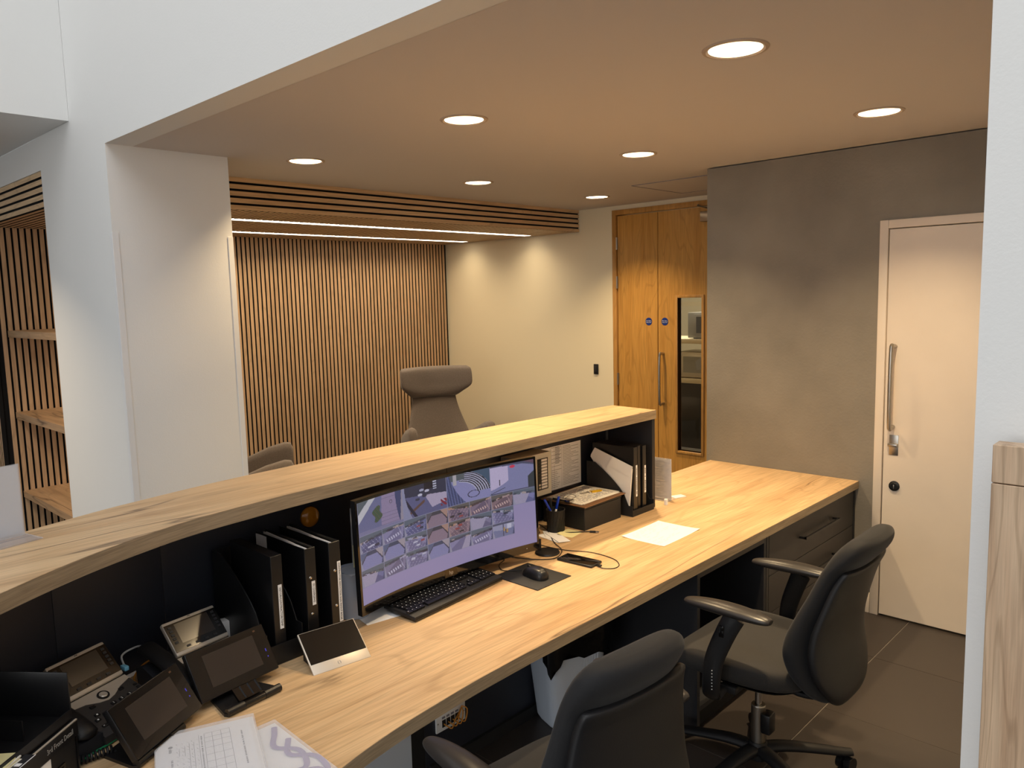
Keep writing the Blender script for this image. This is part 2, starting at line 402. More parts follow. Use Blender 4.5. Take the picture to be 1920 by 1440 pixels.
# bulkhead over the opening and near walls of the atrium (plane y = YF)
struct('wall_front', B(-4.71, 4.2, YF, YF + 0.12, H, 6.4), 'paint', label='tall white bulkhead wall above the desk opening', cat='wall')
struct('wall_right', B(-0.298, 4.2, YF, YF + 0.12, 0, H), 'paint', label='white wall end at the right edge of the opening', cat='wall')
struct('wall_side', B(-0.298, -0.20, YF + 0.12, YG, 0, H), 'paint', label='white side wall behind the white door corner', cat='wall')
col = struct('column', MB().box(-4.71, -3.77, YF, 1.917, 0, H), 'paint', label='broad white square column left of the reception desk', cat='column')
for (x0, x1, y0, y1) in ((-3.77, -3.7675, YF - 0.001, YF + 0.026), (-3.77, -3.7675, 1.891, 1.918), (-3.796, -3.769, YF - 0.0025, YF)):
    obj('corner_guard', B(x0, x1, y0, y1, 0, 2.095), 'white', col)
struct('wall_left', B(-9, -4.21, -7, YF - 0.001, 2.66, 6.4), 'paint', label='high white wall box with a grey soffit at upper left', cat='wall')
struct('wall_upper', B(-9, -4.71, YF, YF + 0.10, H, 2.66), 'paint', label='white lintel above the slatted opening', cat='wall')
struct('wall_lobby', MB().box(-9, -6.36, YF + 0.02, YF + 0.1, 0, H).box(-9, -8.9, -7, YF, 0, 2.66), 'paint', label='white lobby wall left of the slatted recess', cat='wall')
struct('wall_near', MB().box(-9, 4.2, -7.1, -7, 0, 6.4).box(4.2, 4.3, -7, YF, 0, 6.4), 'paint', label='white atrium wall opposite the desk', cat='wall')
wn = sempty('assumed_window_1', 'large glazed window assumed in the atrium wall behind the camera', 'window')  # unseen window, assumed and added to go with the daylight area light
wf = MB()
for x in (-3.15, -1.45, 0.25, 1.95): wf.box(x - 0.03, x + 0.03, -7.0, -6.93, 0.5, 3.7)
wf.box(-3.18, 1.98, -7.0, -6.93, 0.47, 0.53).box(-3.18, 1.98, -7.0, -6.93, 3.67, 3.73)
obj('assumed_window_frame', wf, 'white', wn); obj('glass_pane', B(-3.15, 1.95, -6.985, -6.98, 0.5, 3.7), 'glass', wn)  # frame and pane of the added window
# far walls
struct('wall_back', MB().box(-6.3, -3.955, YB, YB + 0.14, 0, H).box(-3.955, -2.2, YB, YB + 0.14, 2.452, H).box(-2.62, -2.2, YB, YB + 0.14, 0, 2.452), 'cream', label='white wall in warm cream light beside the double oak doors', cat='wall')
struct('wall_grey', MB().box(-2.405, -1.395, YG, YG + 0.12, 0, H - 0.006).box(-1.395, -0.42, YG, YG + 0.12, 2.09, H - 0.006).box(-0.42, 0.6, YG, YG + 0.12, 0, H - 0.006).box(-2.405, -2.285, YG + 0.12, YB, 0, H - 0.006), 'plaster', label='textured grey plaster wall with the white door', cat='wall')

# ---- slatted wall, canopy
sw = sempty('wall_slatted', 'slatted oak acoustic wall in the waiting alcove', 'wall')
obj('backing', B(XS - 0.10, XS - 0.012, 1.36, YB, 0, 2.49), 'felt', sw)
sl = two_tone(B(-0.012, 0, 0, 0.027, 0, 2.303).mesh('slat', 0), 'slatz', lambda n: n.x > 0.5)
y = 1.405
while y < YB - 0.027:
    o = bpy.data.objects.new('slat', sl); COL.objects.link(o); o.parent = sw; o.location = (XS, y, 0); y += 0.04
sl2 = two_tone(B(0, 0.027, -0.012, 0, 0, 2.303).mesh('slat', 0), 'slatz', lambda n: n.y < -0.5)
for i in range(7):
    o = bpy.data.objects.new('slat', sl2); COL.objects.link(o); o.parent = sw; o.location = (-6.118 - 0.04 * i, 1.36, 0)
obj('corner_post', B(-6.10, -6.082, 1.35, 1.372, 0, 2.303), 'felt', sw)

ca = sempty('trim_1', 'slatted oak canopy dropped below the ceiling in the alcove', 'canopy')
obj('backing', MB().box(XC - 0.09, XC - 0.012, 1.917, YB, 2.3155, H).box(XS, -4.71, YF + 0.032, 1.917, 2.3155, 2.40).box(XS, XC - 0.01, 1.917, YB, 2.3155, 2.40).box(XS, -4.71, YF + 0.020, YF + 0.032, 2.3155, H - 0.001), 'felt', ca)
fs = two_tone(B(-0.012, 0, 1.92, YB - 0.001, 0, 0.0265).mesh('slat', 0), 'slaty', lambda n: n.x > 0.5)
fs2 = two_tone(B(-6.07, -4.715, -0.012, 0, 0, 0.0265).mesh('slat', 0), 'slatx', lambda n: n.y < -0.5)
for i in range(5):
    z = 2.303 + i * 0.040
    o = bpy.data.objects.new('slat', fs); COL.objects.link(o); o.parent = ca; o.location = (XC, 0, z)
    o = bpy.data.objects.new('slat', fs2); COL.objects.link(o); o.parent = ca; o.location = (0, YF + 0.020, z)
LED = [(-4.885, -4.80), (-5.725, -5.64)]
def soff(x_end, gaps):
    mb = MB(); xs = [x_end] + [v for g_ in sorted(gaps, reverse=True) for v in (g_[1] + 0.002, g_[0] - 0.002)] + [XS + 0.001]
    for a, b_ in zip(xs[0::2], xs[1::2]): mb.box(b_, a, 0, 0.027, 2.303, 2.3155)
    return two_tone(mb.mesh('slat', 0), 'slatx', lambda n: n.z < -0.5)
s_gap, s_full = soff(XC - 0.013, LED), soff(XC - 0.013, [])
s_short = soff(-4.715, [])
s_shortgap = soff(-4.715, LED)
y = YF + 0.035
while y < YB - 0.03:
    if y < 1.90: me = s_short
    elif y < 1.93: y += 0.04; continue
    else: me = s_gap if 2.1 < y < 5.33 else s_full
    o = bpy.data.objects.new('slat', me); COL.objects.link(o); o.parent = ca; o.location = (0, y, 0); y += 0.04
for i, (a, b_) in enumerate(LED):
    t = thing('linear_light', ['long white strip light at the front of the slatted canopy', 'long white strip light at the rear of the canopy nearest the slatted wall'][i], 'strip light', ((a + b_) / 2, 3.72, 2.304), 0, 'strip lights in the slatted canopy')
    obj('diffuser', B(-0.0405, 0.0405, -1.60, 1.60, -0.001, 0.004), 'ledm', t)
    ld = bpy.data.lights.new('strip_lamp', 'AREA'); ld.shape = 'RECTANGLE'; ld.size = 0.07; ld.size_y = 3.1; ld.energy = 17; ld.color = (1.0, 0.79, 0.52); ld.spread = R(140)
    lo = bpy.data.objects.new('strip_lamp', ld); COL.objects.link(lo); lo.location = ((a + b_) / 2, 3.70, 2.302)
    obj('end_cap', B(-0.0415, 0.0415, -1.606, -1.601, -0.001, 0.008), 'white', t); obj('end_cap', B(-0.0415, 0.0415, 1.601, 1.606, -0.001, 0.008), 'white', t)

# shelves in the slatted recess behind the column
for z, lb in ((1.616, 'top oak shelf between the slatted wall and the white column'), (1.06, 'middle oak shelf between the slatted wall and the white column'), (0.51, 'lowest oak shelf in view beside the white column')):
    s_ = obj('wall_shelf', B(XS + 0.002, -4.712, 1.44, 1.87, z - 0.045, z, bev=0.001, seg=1), 'oakx'); tag(s_, lb, 'shelf', 'oak shelves behind the column')

# ---- oak double door
d1 = sempty('door_1', 'pair of oak veneer fire doors with a tall narrow glass panel', 'door')
fr = MB().box(-3.958, -3.918, YB - 0.014, YB + 0.13, 0, 2.454, bev=0.002).box(-3.918, -2.62, YB - 0.014, YB + 0.13, 2.412, 2.454, bev=0.002).box(-2.66, -2.62, YB - 0.014, YB + 0.13, 0, 2.412)
obj('door_frame', fr, 'doorf', d1)
obj('door_leaf', B(-3.910, -3.516, YB, YB + 0.044, 0.006, 2.404, bev=0.0015, seg=1), 'door', d1)
lf = MB()
X0, X1 = -3.510, -2.665
gx0, gx1, gz0, gz1 = -3.325, -3.110, 0.475, 1.712
lf.box(X0, gx0, YB, YB + 0.044, 0.006, 2.404).box(gx1, X1, YB, YB + 0.044, 0.006, 2.404).box(gx0, gx1, YB, YB + 0.044, 0.006, gz0).box(gx0, gx1, YB, YB + 0.044, gz1, 2.404)
l2 = obj('door_leaf', lf, 'door', d1, label='oak leaf with tall glazed panel and steel pull')
vb = MB()
for (a, b_, c, d) in ((gx0 - 0.022, gx0, gz0 - 0.022, gz1 + 0.022), (gx1, gx1 + 0.022, gz0 - 0.022, gz1 + 0.022), (gx0, gx1, gz0 - 0.022, gz0), (gx0, gx1, gz1, gz1 + 0.022)): vb.box(a, b_, YB - 0.012, YB + 0.05, c, d, bev=0.003)
obj('glazing_bead', vb, 'doorf', l2); obj('glass_pane', B(gx0, gx1, YB + 0.02, YB + 0.026, gz0, gz1), 'glass', l2)
def pull(x, y, z0, z1, r, off, parent, side=0.0):
    mb = MB(); k = 0.03
    pts = [(x + side, y, z0), (x, y - off + k, z0), (x, y - off, z0 + k), (x, y - off, z1 - k), (x, y - off + k, z1), (x + side, y, z1)]
    mb.tube([Vector(p) for p in pts], r, 12, 4); return obj('pull_handle', mb, 'steel', parent)
pull(-3.462, YB, 0.85, 1.262, 0.0105, 0.062, l2)
for x in (-3.602, -3.448):
    t = thing('fire_door_sign', 'round blue fire door sign on the ' + ('left' if x < -3.5 else 'right') + ' oak leaf', 'sign', (x, YB, 1.523), 0, 'fire door signs')
    obj('sign_rim', MB().lathe([(0.0, -0.0015), (0.034, -0.0015), (0.0345, 0)], 32, mtx=Matrix.Rotation(R(90), 4, 'X')), 'steel', t, loc=(0, -0.0002, 0))
    obj('sign_disc', MB().lathe([(0.0, 0.0022), (0.0315, 0.0022), (0.032, 0)], 32, mtx=Matrix.Rotation(R(90), 4, 'X')), 'blue', t)
    text('sign_lettering', 'Fire door\nkeep shut', 0.0125, 'white', t, (0, -0.0028, 0.0), (R(90), 0, 0))
    obj('screw', MB().lathe([(0, 0.004), (0.003, 0.004), (0.003, 0)], 10, mtx=Matrix.Translation((-0.0285, 0, 0)) @ Matrix.Rotation(R(90), 4, 'X')), 'steel', t)
    obj('screw', MB().lathe([(0, 0.004), (0.003, 0.004), (0.003, 0)], 10, mtx=Matrix.Translation((0.0285, 0, 0)) @ Matrix.Rotation(R(90), 4, 'X')), 'steel', t)
for z in (2.178, 1.853, 1.03):
    obj('hinge', MB().cyl((-3.914, YB - 0.010), 0.007, z - 0.052, z + 0.052, 10).box(-3.922, -3.906, YB - 0.002, YB + 0.002, z - 0.05, z + 0.05), 'steel', d1)
cl = obj('door_closer', B(-3.10, -2.86, YB - 0.055, YB, 2.29, 2.365, bev=0.004), 'steel', d1)
obj('closer_arm', MB().tube([(-2.98, YB - 0.04, 2.37), (-3.06, YB - 0.16, 2.40), (-3.13, YB - 0.03, 2.42)], 0.007, 8), 'steel', cl)
t = thing('exit_button', 'small black push switch on the cream wall left of the oak doors', 'switch', (-4.150, YB, 1.102))
obj('face_plate', B(-0.024, 0.024, -0.012, 0, -0.045, 0.045, bev=0.004), 'black', t); obj('rocker', B(-0.014, 0.014, -0.016, -0.011, -0.028, 0.028, bev=0.002), 'blackm', t)

# ---- kitchen behind the glass
struct('wall_kitchen', MB().box(-7.2, 0, 8.5, 8.6, 0, 2.6).box(-7.3, -7.2, 5.6, 8.5, 0, 2.6).box(0, 0.1, 5.6, 8.5, 0, 2.6).box(-7.2, 0, 5.6, 8.5, 2.6, 2.65), 'cream', label='pale kitchen walls seen through the door glass', cat='wall')
struct('baseboard_kitchen', B(-7.2, 0, 8.48, 8.5, 0, 0.12), 'white', label='white skirting at the foot of the kitchen wall', cat='baseboard')
kl = area('kitchen_fill', (-4.2, 6.7, 2.55), (0, 0, 0), 1.0, 0.6, 36, (1, 0.86, 0.66))  # unseen area light added to brighten the room behind the glass
rk = thing('kitchen_rack', 'pale two tier shelf rack behind the door glass', 'shelf', (-4.1, 6.72, 0))
obj('shelf', B(-0.7, 0.7, -0.22, 0.25, 1.265, 1.31, bev=0.002), 'cream', rk); obj('shelf', B(-0.7, 0.7, -0.22, 0.25, 0.885, 0.93, bev=0.002), 'cream', rk)
obj('back_panel', B(-0.68, 0.68, 0.20, 0.22, 0.16, 0.885), 'drawer', rk)  # dark panel added to darken the kitchen wall below the lower shelf
for sx in (-0.69, 0.69):
    for sy_ in (-0.2, 0.23): obj('leg', B(sx - 0.012, sx + 0.012, sy_ - 0.012, sy_ + 0.012, 0, 1.31), 'steel', rk)
for z, lb, xx, mm_ in ((1.311, 'grey microwave on the upper kitchen shelf', -3.66, 'beiged'), (0.931, 'silver microwave on the lower kitchen shelf', -3.80, 'silver')):
    t = thing('microwave', lb, 'microwave', (xx, 6.72, z), 0, 'microwaves behind the door glass')
    obj('body', B(-0.24, 0.24, -0.19, 0.17, 0.008, 0.25, bev=0.006), mm_, t); obj('door', B(-0.17, 0.15, -0.205, -0.191, 0.03, 0.235, bev=0.003), 'silver' if z < 1 else 'beiged', t); obj('door_window', B(-0.14, 0.10, -0.2065, -0.205, 0.055, 0.21), 'lcd' if z > 1 else 'beiged', t)
    obj('control_strip', B(0.16, 0.23, -0.196, -0.19, 0.03, 0.235), 'blackm', t); obj('foot', MB().box(-0.2, -0.17, -0.15, 0.13, 0, 0.008).box(0.17, 0.2, -0.15, 0.13, 0, 0.008), 'black', t)

# ---- white door in the grey wall
d2 = sempty('door_2', 'plain off white painted door with steel pull handle', 'door')
obj('door_frame', MB().box(-1.408, -1.366, YG - 0.016, YG + 0.115, 0, 2.098, bev=0.003).box(-1.366, -0.44, YG - 0.016, YG + 0.115, 2.056, 2.098, bev=0.003).box(-0.455, -0.413, YG - 0.016, YG + 0.115, 0, 2.056, bev=0.003), 'doorwhite', d2)
lf = obj('door_leaf', B(-1.361, -0.46, YG - 0.010, YG + 0.034, 0.010, 2.051, bev=0.0015, seg=1), 'doorwhite', d2)
pull(-1.318, YG - 0.010, 1.035, 1.455, 0.0105, 0.062, lf, side=0.0)
obj('latch_plate', B(-1.333, -1.288, YG - 0.0125, YG - 0.010, 0.885, 0.992, bev=0.001), 'steel', lf)
obj('thumb_turn', B(-1.335, -1.288, YG - 0.034, YG - 0.0125, 0.932, 0.948, bev=0.003), 'steel', lf)
obj('key_cylinder', MB().lathe([(0, 0.012), (0.016, 0.012), (0.018, 0.009), (0.026, 0.006), (0.027, 0)], 28, mtx=Matrix.Translation((-1.302, YG - 0.010, 0.722)) @ Matrix.Rotation(R(90), 4, 'X')), 'black', lf)
obj('keyhole', B(-1.3045, -1.2995, YG - 0.0235, YG - 0.021, 0.708, 0.730, bev=0.001), 'steel', lf)
struct('baseboard_grey', MB().box(-1.50, -1.41, YG - 0.014, YG, 0, 0.11, bev=0.002), 'doorwhite', label='short white skirting left of the white door frame', cat='baseboard')

# ---- downlights
names = ['large near recessed downlight above the desk, nearest the camera', 'recessed downlight close to the grey wall at right', 'recessed downlight in the middle of the near row', 'recessed downlight in the middle of the second row', 'recessed downlight nearest the white column', 'recessed downlight of the second row closest to the slatted canopy', 'farthest recessed downlight beside the cream wall and canopy end']
ring_me = MB().lathe([(0.083, 0.001), (0.080, -0.002), (0.088, -0.006), (0.098, -0.004), (0.100, 0.0)], 40).mesh('trim_ring'); ring_me.materials.append(M['trimw'])
in_me = MB().lathe([(0.0795, 0.012), (0.0805, -0.001), (0.083, 0.0)], 40).mesh('lit_ring'); in_me.materials.append(M['lampring'])
cup_me = MB().lathe([(0.045, 0.085), (0.062, 0.055), (0.074, 0.028), (0.0795, 0.012)], 40).mesh('reflector'); cup_me.materials.append(M['lens'])
bulb_me = MB().lathe([(0.0, 0.088), (0.045, 0.088), (0.046, 0.085)], 32).mesh('lamp_plate'); bulb_me.materials.append(M['lens'])
for i, (x, y) in enumerate(LP):
    t = thing('downlight', names[i], 'downlight', (x, y, H), 0, 'recessed ceiling downlights')
    for nm, me in (('trim_ring', ring_me), ('inner_ring', in_me), ('reflector', cup_me), ('lamp_plate', bulb_me)):
        obj(nm, me, None, t)
    d = bpy.data.lights.new('lamp', 'AREA'); d.shape = 'DISK'; d.size = 0.08; d.energy = DOWN_W; d.color = WARM; d.spread = R(DOWN_SPREAD)
    l_ = bpy.data.objects.new('lamp', d); COL.objects.link(l_); l_.location = (x, y, H + 0.055)

t = thing('downlight', 'assumed recessed downlight in the grey lobby soffit left of the column', 'downlight', (-4.95, 0.35, 2.66), 0, 'recessed ceiling downlights')  # unseen lobby downlight, assumed and added for the warm light on the column
for nm, me in (('trim_ring', ring_me),): obj(nm, me, None, t, loc=(0, 0, -0.001))
obj('lamp_plate', MB().lathe([(0, -0.002), (0.08, -0.002), (0.083, 0.0)], 32), 'lampring', t)
d = bpy.data.lights.new('lamp', 'AREA'); d.shape = 'DISK'; d.size = 0.14; d.energy = 15; d.color = (1.0, 0.80, 0.56); d.spread = R(110)
l_ = bpy.data.objects.new('lamp', d); COL.objects.link(l_); l_.location = (-4.95, 0.35, 2.655)

# ================================================================== DESK AND COUNTER
front = [(-1.485, 4.248), (-1.485, 1.60), (-1.483, 1.50), (-1.478, 1.35), (-1.468, 1.22), (-1.452, 1.06), (-1.42, 0.898), (-1.36, 0.70), (-1.27, 0.50), (-1.15, 0.32)]
def smooth2(p, k=5): return [(v.x, v.y) for v in catmull([Vector((a, b_, 0)) for a, b_ in p], k)]
fr_s = [front[0]] + smooth2(front[1:], 4)
back = [(-1.75, 0.02), (-1.95, 0.28), (-2.09, 0.46), (-2.20, 0.66), (-2.28, 0.86), (-2.335, 1.20), (-2.355, 1.6), (-2.375, 2.4), (-2.378, 3.2), (-2.378, 4.248)]
desk = thing('reception_desk', 'long oak topped staff worktop with charcoal base below the raised counter', 'desk', (0, 0, 0))
top = MB().prism(fr_s[::1] + [(-1.15, 0.02)] + back, DESK - 0.040, DESK)
obj('worktop', top, 'oak', desk, smooth=20)
eb = MB(); q = fr_s; off = 0.0012
r1 = [eb.bm.verts.new((a + off, b_, DESK - 0.0395)) for a, b_ in q]; r2_ = [eb.bm.verts.new((a + off, b_, DESK - 0.0008)) for a, b_ in q]
for i in range(len(q) - 1): eb.bm.faces.new((r1[i], r1[i + 1], r2_[i + 1], r2_[i]))
r3 = [eb.bm.verts.new((a + 0.0001, b_, DESK - 0.0395)) for a, b_ in q]; r4 = [eb.bm.verts.new((a + 0.0001, b_, DESK - 0.0008)) for a, b_ in q]
for i in range(len(q) - 1): eb.bm.faces.new((r3[i], r3[i + 1], r4[i + 1], r4[i])); eb.bm.faces.new((r2_[i], r2_[i + 1], r4[i + 1], r4[i])); eb.bm.faces.new((r1[i], r1[i + 1], r3[i + 1], r3[i]))
obj('edge_band', eb, 'oakedge', desk, smooth=20)
# modesty panel and white end panel under the top
obj('modesty_panel', B(-2.118, -2.10, 1.682, 2.59, 0.0, DESK - 0.041), 'darkpanel', desk)
obj('panel_edge', B(-2.118, -2.098, 1.62, 1.681, 0, DESK - 0.041), 'void', desk)
obj('end_panel', B(-2.118, -2.096, 0.95, 1.619, 0, DESK - 0.041), 'bin', desk, label='pale grey panel under the worktop')
obj('support_rail', B(-2.10, -2.085, 1.70, 2.59, 0.0, 0.05), 'void', desk)

# open shelf unit under the desk
cu = thing('open_base_unit', 'black open cabinet under the desk left of the drawers', 'cabinet', (0, 0, 0))
obj('side_panel', B(-2.25, -1.505, 2.592, 2.612, 0, DESK - 0.042), 'carcass', cu); obj('side_panel', B(-2.25, -1.505, 3.165, 3.188, 0, DESK - 0.042), 'carcass', cu)
obj('back_panel', B(-2.25, -2.235, 2.612, 3.165, 0, DESK - 0.042), 'void', cu)
obj('top_rail', B(-1.535, -1.505, 2.612, 3.165, DESK - 0.075, DESK - 0.042), 'drawer', cu); obj('bottom_panel', B(-2.235, -1.505, 2.612, 3.165, 0.09, 0.11), 'carcass', cu)
obj('plinth', B(-1.55, -1.535, 2.612, 3.165, 0, 0.09), 'void', cu)
fb = thing('folder', 'black folder with a white spine label inside the open cabinet', 'folder', (-1.60, 2.70, 0.111))
obj('cover', B(-0.24, 0, -0.022, 0.022, 0, 0.49, bev=0.002), 'bindr', fb); obj('spine_label', B(0.0001, 0.0008, -0.008, 0.006, 0.28, 0.48), 'label', fb)
obj('spine_print', MB().box(0.0008, 0.0010, -0.005, 0.003, 0.30, 0.33).box(0.0008, 0.0010, -0.005, 0.003, 0.34, 0.39).box(0.0008, 0.0010, -0.005, 0.003, 0.40, 0.46), 'inkl', fb, smooth=0)

# drawer unit
du = thing('drawer_unit', 'charcoal three drawer pedestal with black bar handles at the grey wall', 'drawers', (0, 0, 0))
obj('carcass', MB().box(-2.25, -1.525, 3.19, 3.208, 0, DESK - 0.042).box(-2.25, -1.50, 4.226, 4.246, 0, DESK - 0.042).box(-2.25, -2.235, 3.208, 4.226, 0, DESK - 0.042).box(-2.235, -1.54, 3.208, 4.226, 0.08, 0.10), 'carcass', du)
obj('side_stile', B(-1.525, -1.503, 3.19, 3.206, 0, DESK - 0.042), 'drawer', du)
for (z0, z1) in ((0.479, 0.676), (0.302, 0.476), (0.105, 0.299)):
    dr = obj('drawer', B(-1.521, -1.502, 3.21, 4.222, z0, z1, bev=0.001, seg=1), 'drawer', du)
    zc = z1 - 0.095 if z1 > 0.6 else z1 - 0.085
    obj('handle', MB().box(-1.502, -1.468, 3.53, 3.542, zc - 0.005, zc + 0.005).box(-1.502, -1.468, 3.938, 3.95, zc - 0.005, zc + 0.005).box(-1.476, -1.466, 3.53, 3.95, zc - 0.005, zc + 0.005), 'black', dr)
obj('plinth', B(-1.56, -1.545, 3.208, 4.226, 0, 0.08), 'void', du)

# raised counter
lf_ = [(-2.049, 3.14), (-2.052, 2.60), (-2.052, 2.10), (-2.046, 1.60), (-2.030, 1.22), (-2.012, 1.02), (-1.985, 0.83), (-1.93, 0.66), (-1.868, 0.52), (-1.776, 0.363), (-1.66, 0.20), (-1.52, 0.03)]
lb_ = [(-2.315, 3.152), (-2.366, 2.47), (-2.390, 1.865), (-2.361, 1.20), (-2.309, 0.83), (-2.266, 0.65), (-2.203, 0.462), (-2.08, 0.24), (-1.93, 0.02)]
counter = thing('reception_counter', 'raised oak counter ledge with dark navy back panels above the desk', 'counter', (0, 0, 0))
obj('ledge', MB().prism(smooth2(lf_, 4) + smooth2(lb_[::-1], 4), LEDGE - 0.042, LEDGE), 'oak', counter, smooth=20)
q = smooth2(lf_, 4); eb = MB()
rr_ = [[eb.bm.verts.new((a + o_, b_, z)) for a, b_ in q] for o_, z in ((0.0001, LEDGE - 0.0415), (0.0012, LEDGE - 0.0415), (0.0012, LEDGE - 0.0008), (0.0001, LEDGE - 0.0008))]
for a_, b2 in zip(rr_, rr_[1:] + rr_[:1]):
    for i in range(len(q) - 1): eb.bm.faces.new((a_[i], a_[i + 1], b2[i + 1], b2[i]))
obj('edge_band', eb, 'oakedge', counter, smooth=20)
# back panels as separate boards following the curve
bp_ = [(-2.335, 3.115), (-2.345, 2.052), (-2.335, 1.40), (-2.325, 1.20), (-2.295, 0.876), (-2.20, 0.56), (-2.05, 0.30), (-1.86, 0.04)]
segs = [[bp_[0], bp_[1]], [bp_[1], bp_[2], bp_[3], bp_[4]], [bp_[4], bp_[5]], [bp_[5], bp_[6]], [bp_[6], bp_[7]]]
for sg in segs:
    pts = [Vector((a, b_, 0)) for a, b_ in sg]
    d0 = (pts[1] - pts[0]).normalized() * 0.0012; d1_ = (pts[-2] - pts[-1]).normalized() * 0.0012
    pts[0] += d0; pts[-1] += d1_
    ot = []
    for i, p in enumerate(pts):
        t_ = (pts[min(i + 1, len(pts) - 1)] - pts[max(i - 1, 0)]).normalized(); n_ = Vector((t_.y, -t_.x, 0)); n_ = n_ if n_.x < 0 else -n_
        ot.append(p + n_ * 0.018)
    obj('back_panel', MB().prism([(p.x, p.y) for p in pts] + [(p.x, p.y) for p in ot[::-1]], DESK + 0.0005, LEDGE - 0.043), 'darkpanel', counter, smooth=20)
obj('front_cladding', B(-2.372, -2.36, 1.3, 3.14, 0, LEDGE - 0.043), 'darkpanel', counter)
obj('end_panel', B(-2.36, -2.055, 3.115, 3.139, DESK + 0.0005, LEDGE - 0.043, bev=0.001, seg=1), 'carcass', counter)

# wooden board at the right edge of the picture, in front of the near wall
bd = thing('oak_screen_panel', 'tall oak panel standing against the white wall at the right edge', 'panel', (0, 0, 0))
obj('board', B(-0.2575, 1.2, 1.265, 1.300, 0, 1.478, bev=0.001, seg=1), 'oakz', bd); obj('top_cap', B(-0.2575, 1.2, 1.265, 1.300, 1.4795, 1.535, bev=0.001, seg=1), 'oakz', bd)

# ================================================================== THINGS ON THE DESK
HP = math.pi / 2
def tiltx(y, z, a):  # matrix: move to (0,y,z), lean back by a about local x
    return Matrix.Translation((0, y, z)) @ Matrix.Rotation(-a, 4, 'X')

# ---- curved monitor
MW, MH, SAG = 0.845, 0.372, 0.050
def mcurve(x): return SAG * (1 - (2 * x / MW) ** 2)
mon = thing('curved_monitor', 'wide curved black monitor showing a grid of security camera pictures', 'monitor', (-1.981, 1.78, 0.0), 1.572)
tm = tiltx(0, 0.766, 0.034)
def mpt(u, v, off=0.0, z_off=0):
    x = (u - 0.5) * MW
    return tm @ Vector((x, mcurve(x) - off, v * MH))
N_ = 28
def strip(u0, u1, v0, v1, f0, f1, n=N_):
    mb = MB(); rg = []
    for i in range(n + 1):
        u = u0 + (u1 - u0) * i / n
        rg.append([mpt(u, v0, f0), mpt(u, v1, f0), mpt(u, v1, f1), mpt(u, v0, f1)])
    return mb.loft(rg)
obj('housing', strip(0, 1, 0, 1, 0.0, -0.022), 'black', mon, smooth=30)
SU0, SU1, SV0, SV1 = 0.0105, 0.9895, 0.088, 0.978
bz = MB()
for (a, b_, c, d, n) in ((0, 1, 0, SV0, N_), (0, 1, SV1, 1, N_), (0, SU0, SV0, SV1, 1), (SU1, 1, SV0, SV1, 1)):
    rg = [[mpt(a + (b_ - a) * i / n, c, 0.002), mpt(a + (b_ - a) * i / n, d, 0.002), mpt(a + (b_ - a) * i / n, d, 0.0), mpt(a + (b_ - a) * i / n, c, 0.0)] for i in range(n + 1)]
    bz.loft(rg)
obj('bezel', bz, 'gloss', mon, smooth=30)
obj('top_edge', strip(0, 1, 1.0002, 1.003, 0.0, -0.022), 'mb', mon, smooth=30)
scr = obj('screen', strip(SU0, SU1, SV0, SV1, 0.0009, 0.0), 'screen', mon, smooth=30)
rnd = random.Random(11)
def C(r, g, b_): return srgb(r, g, b_)
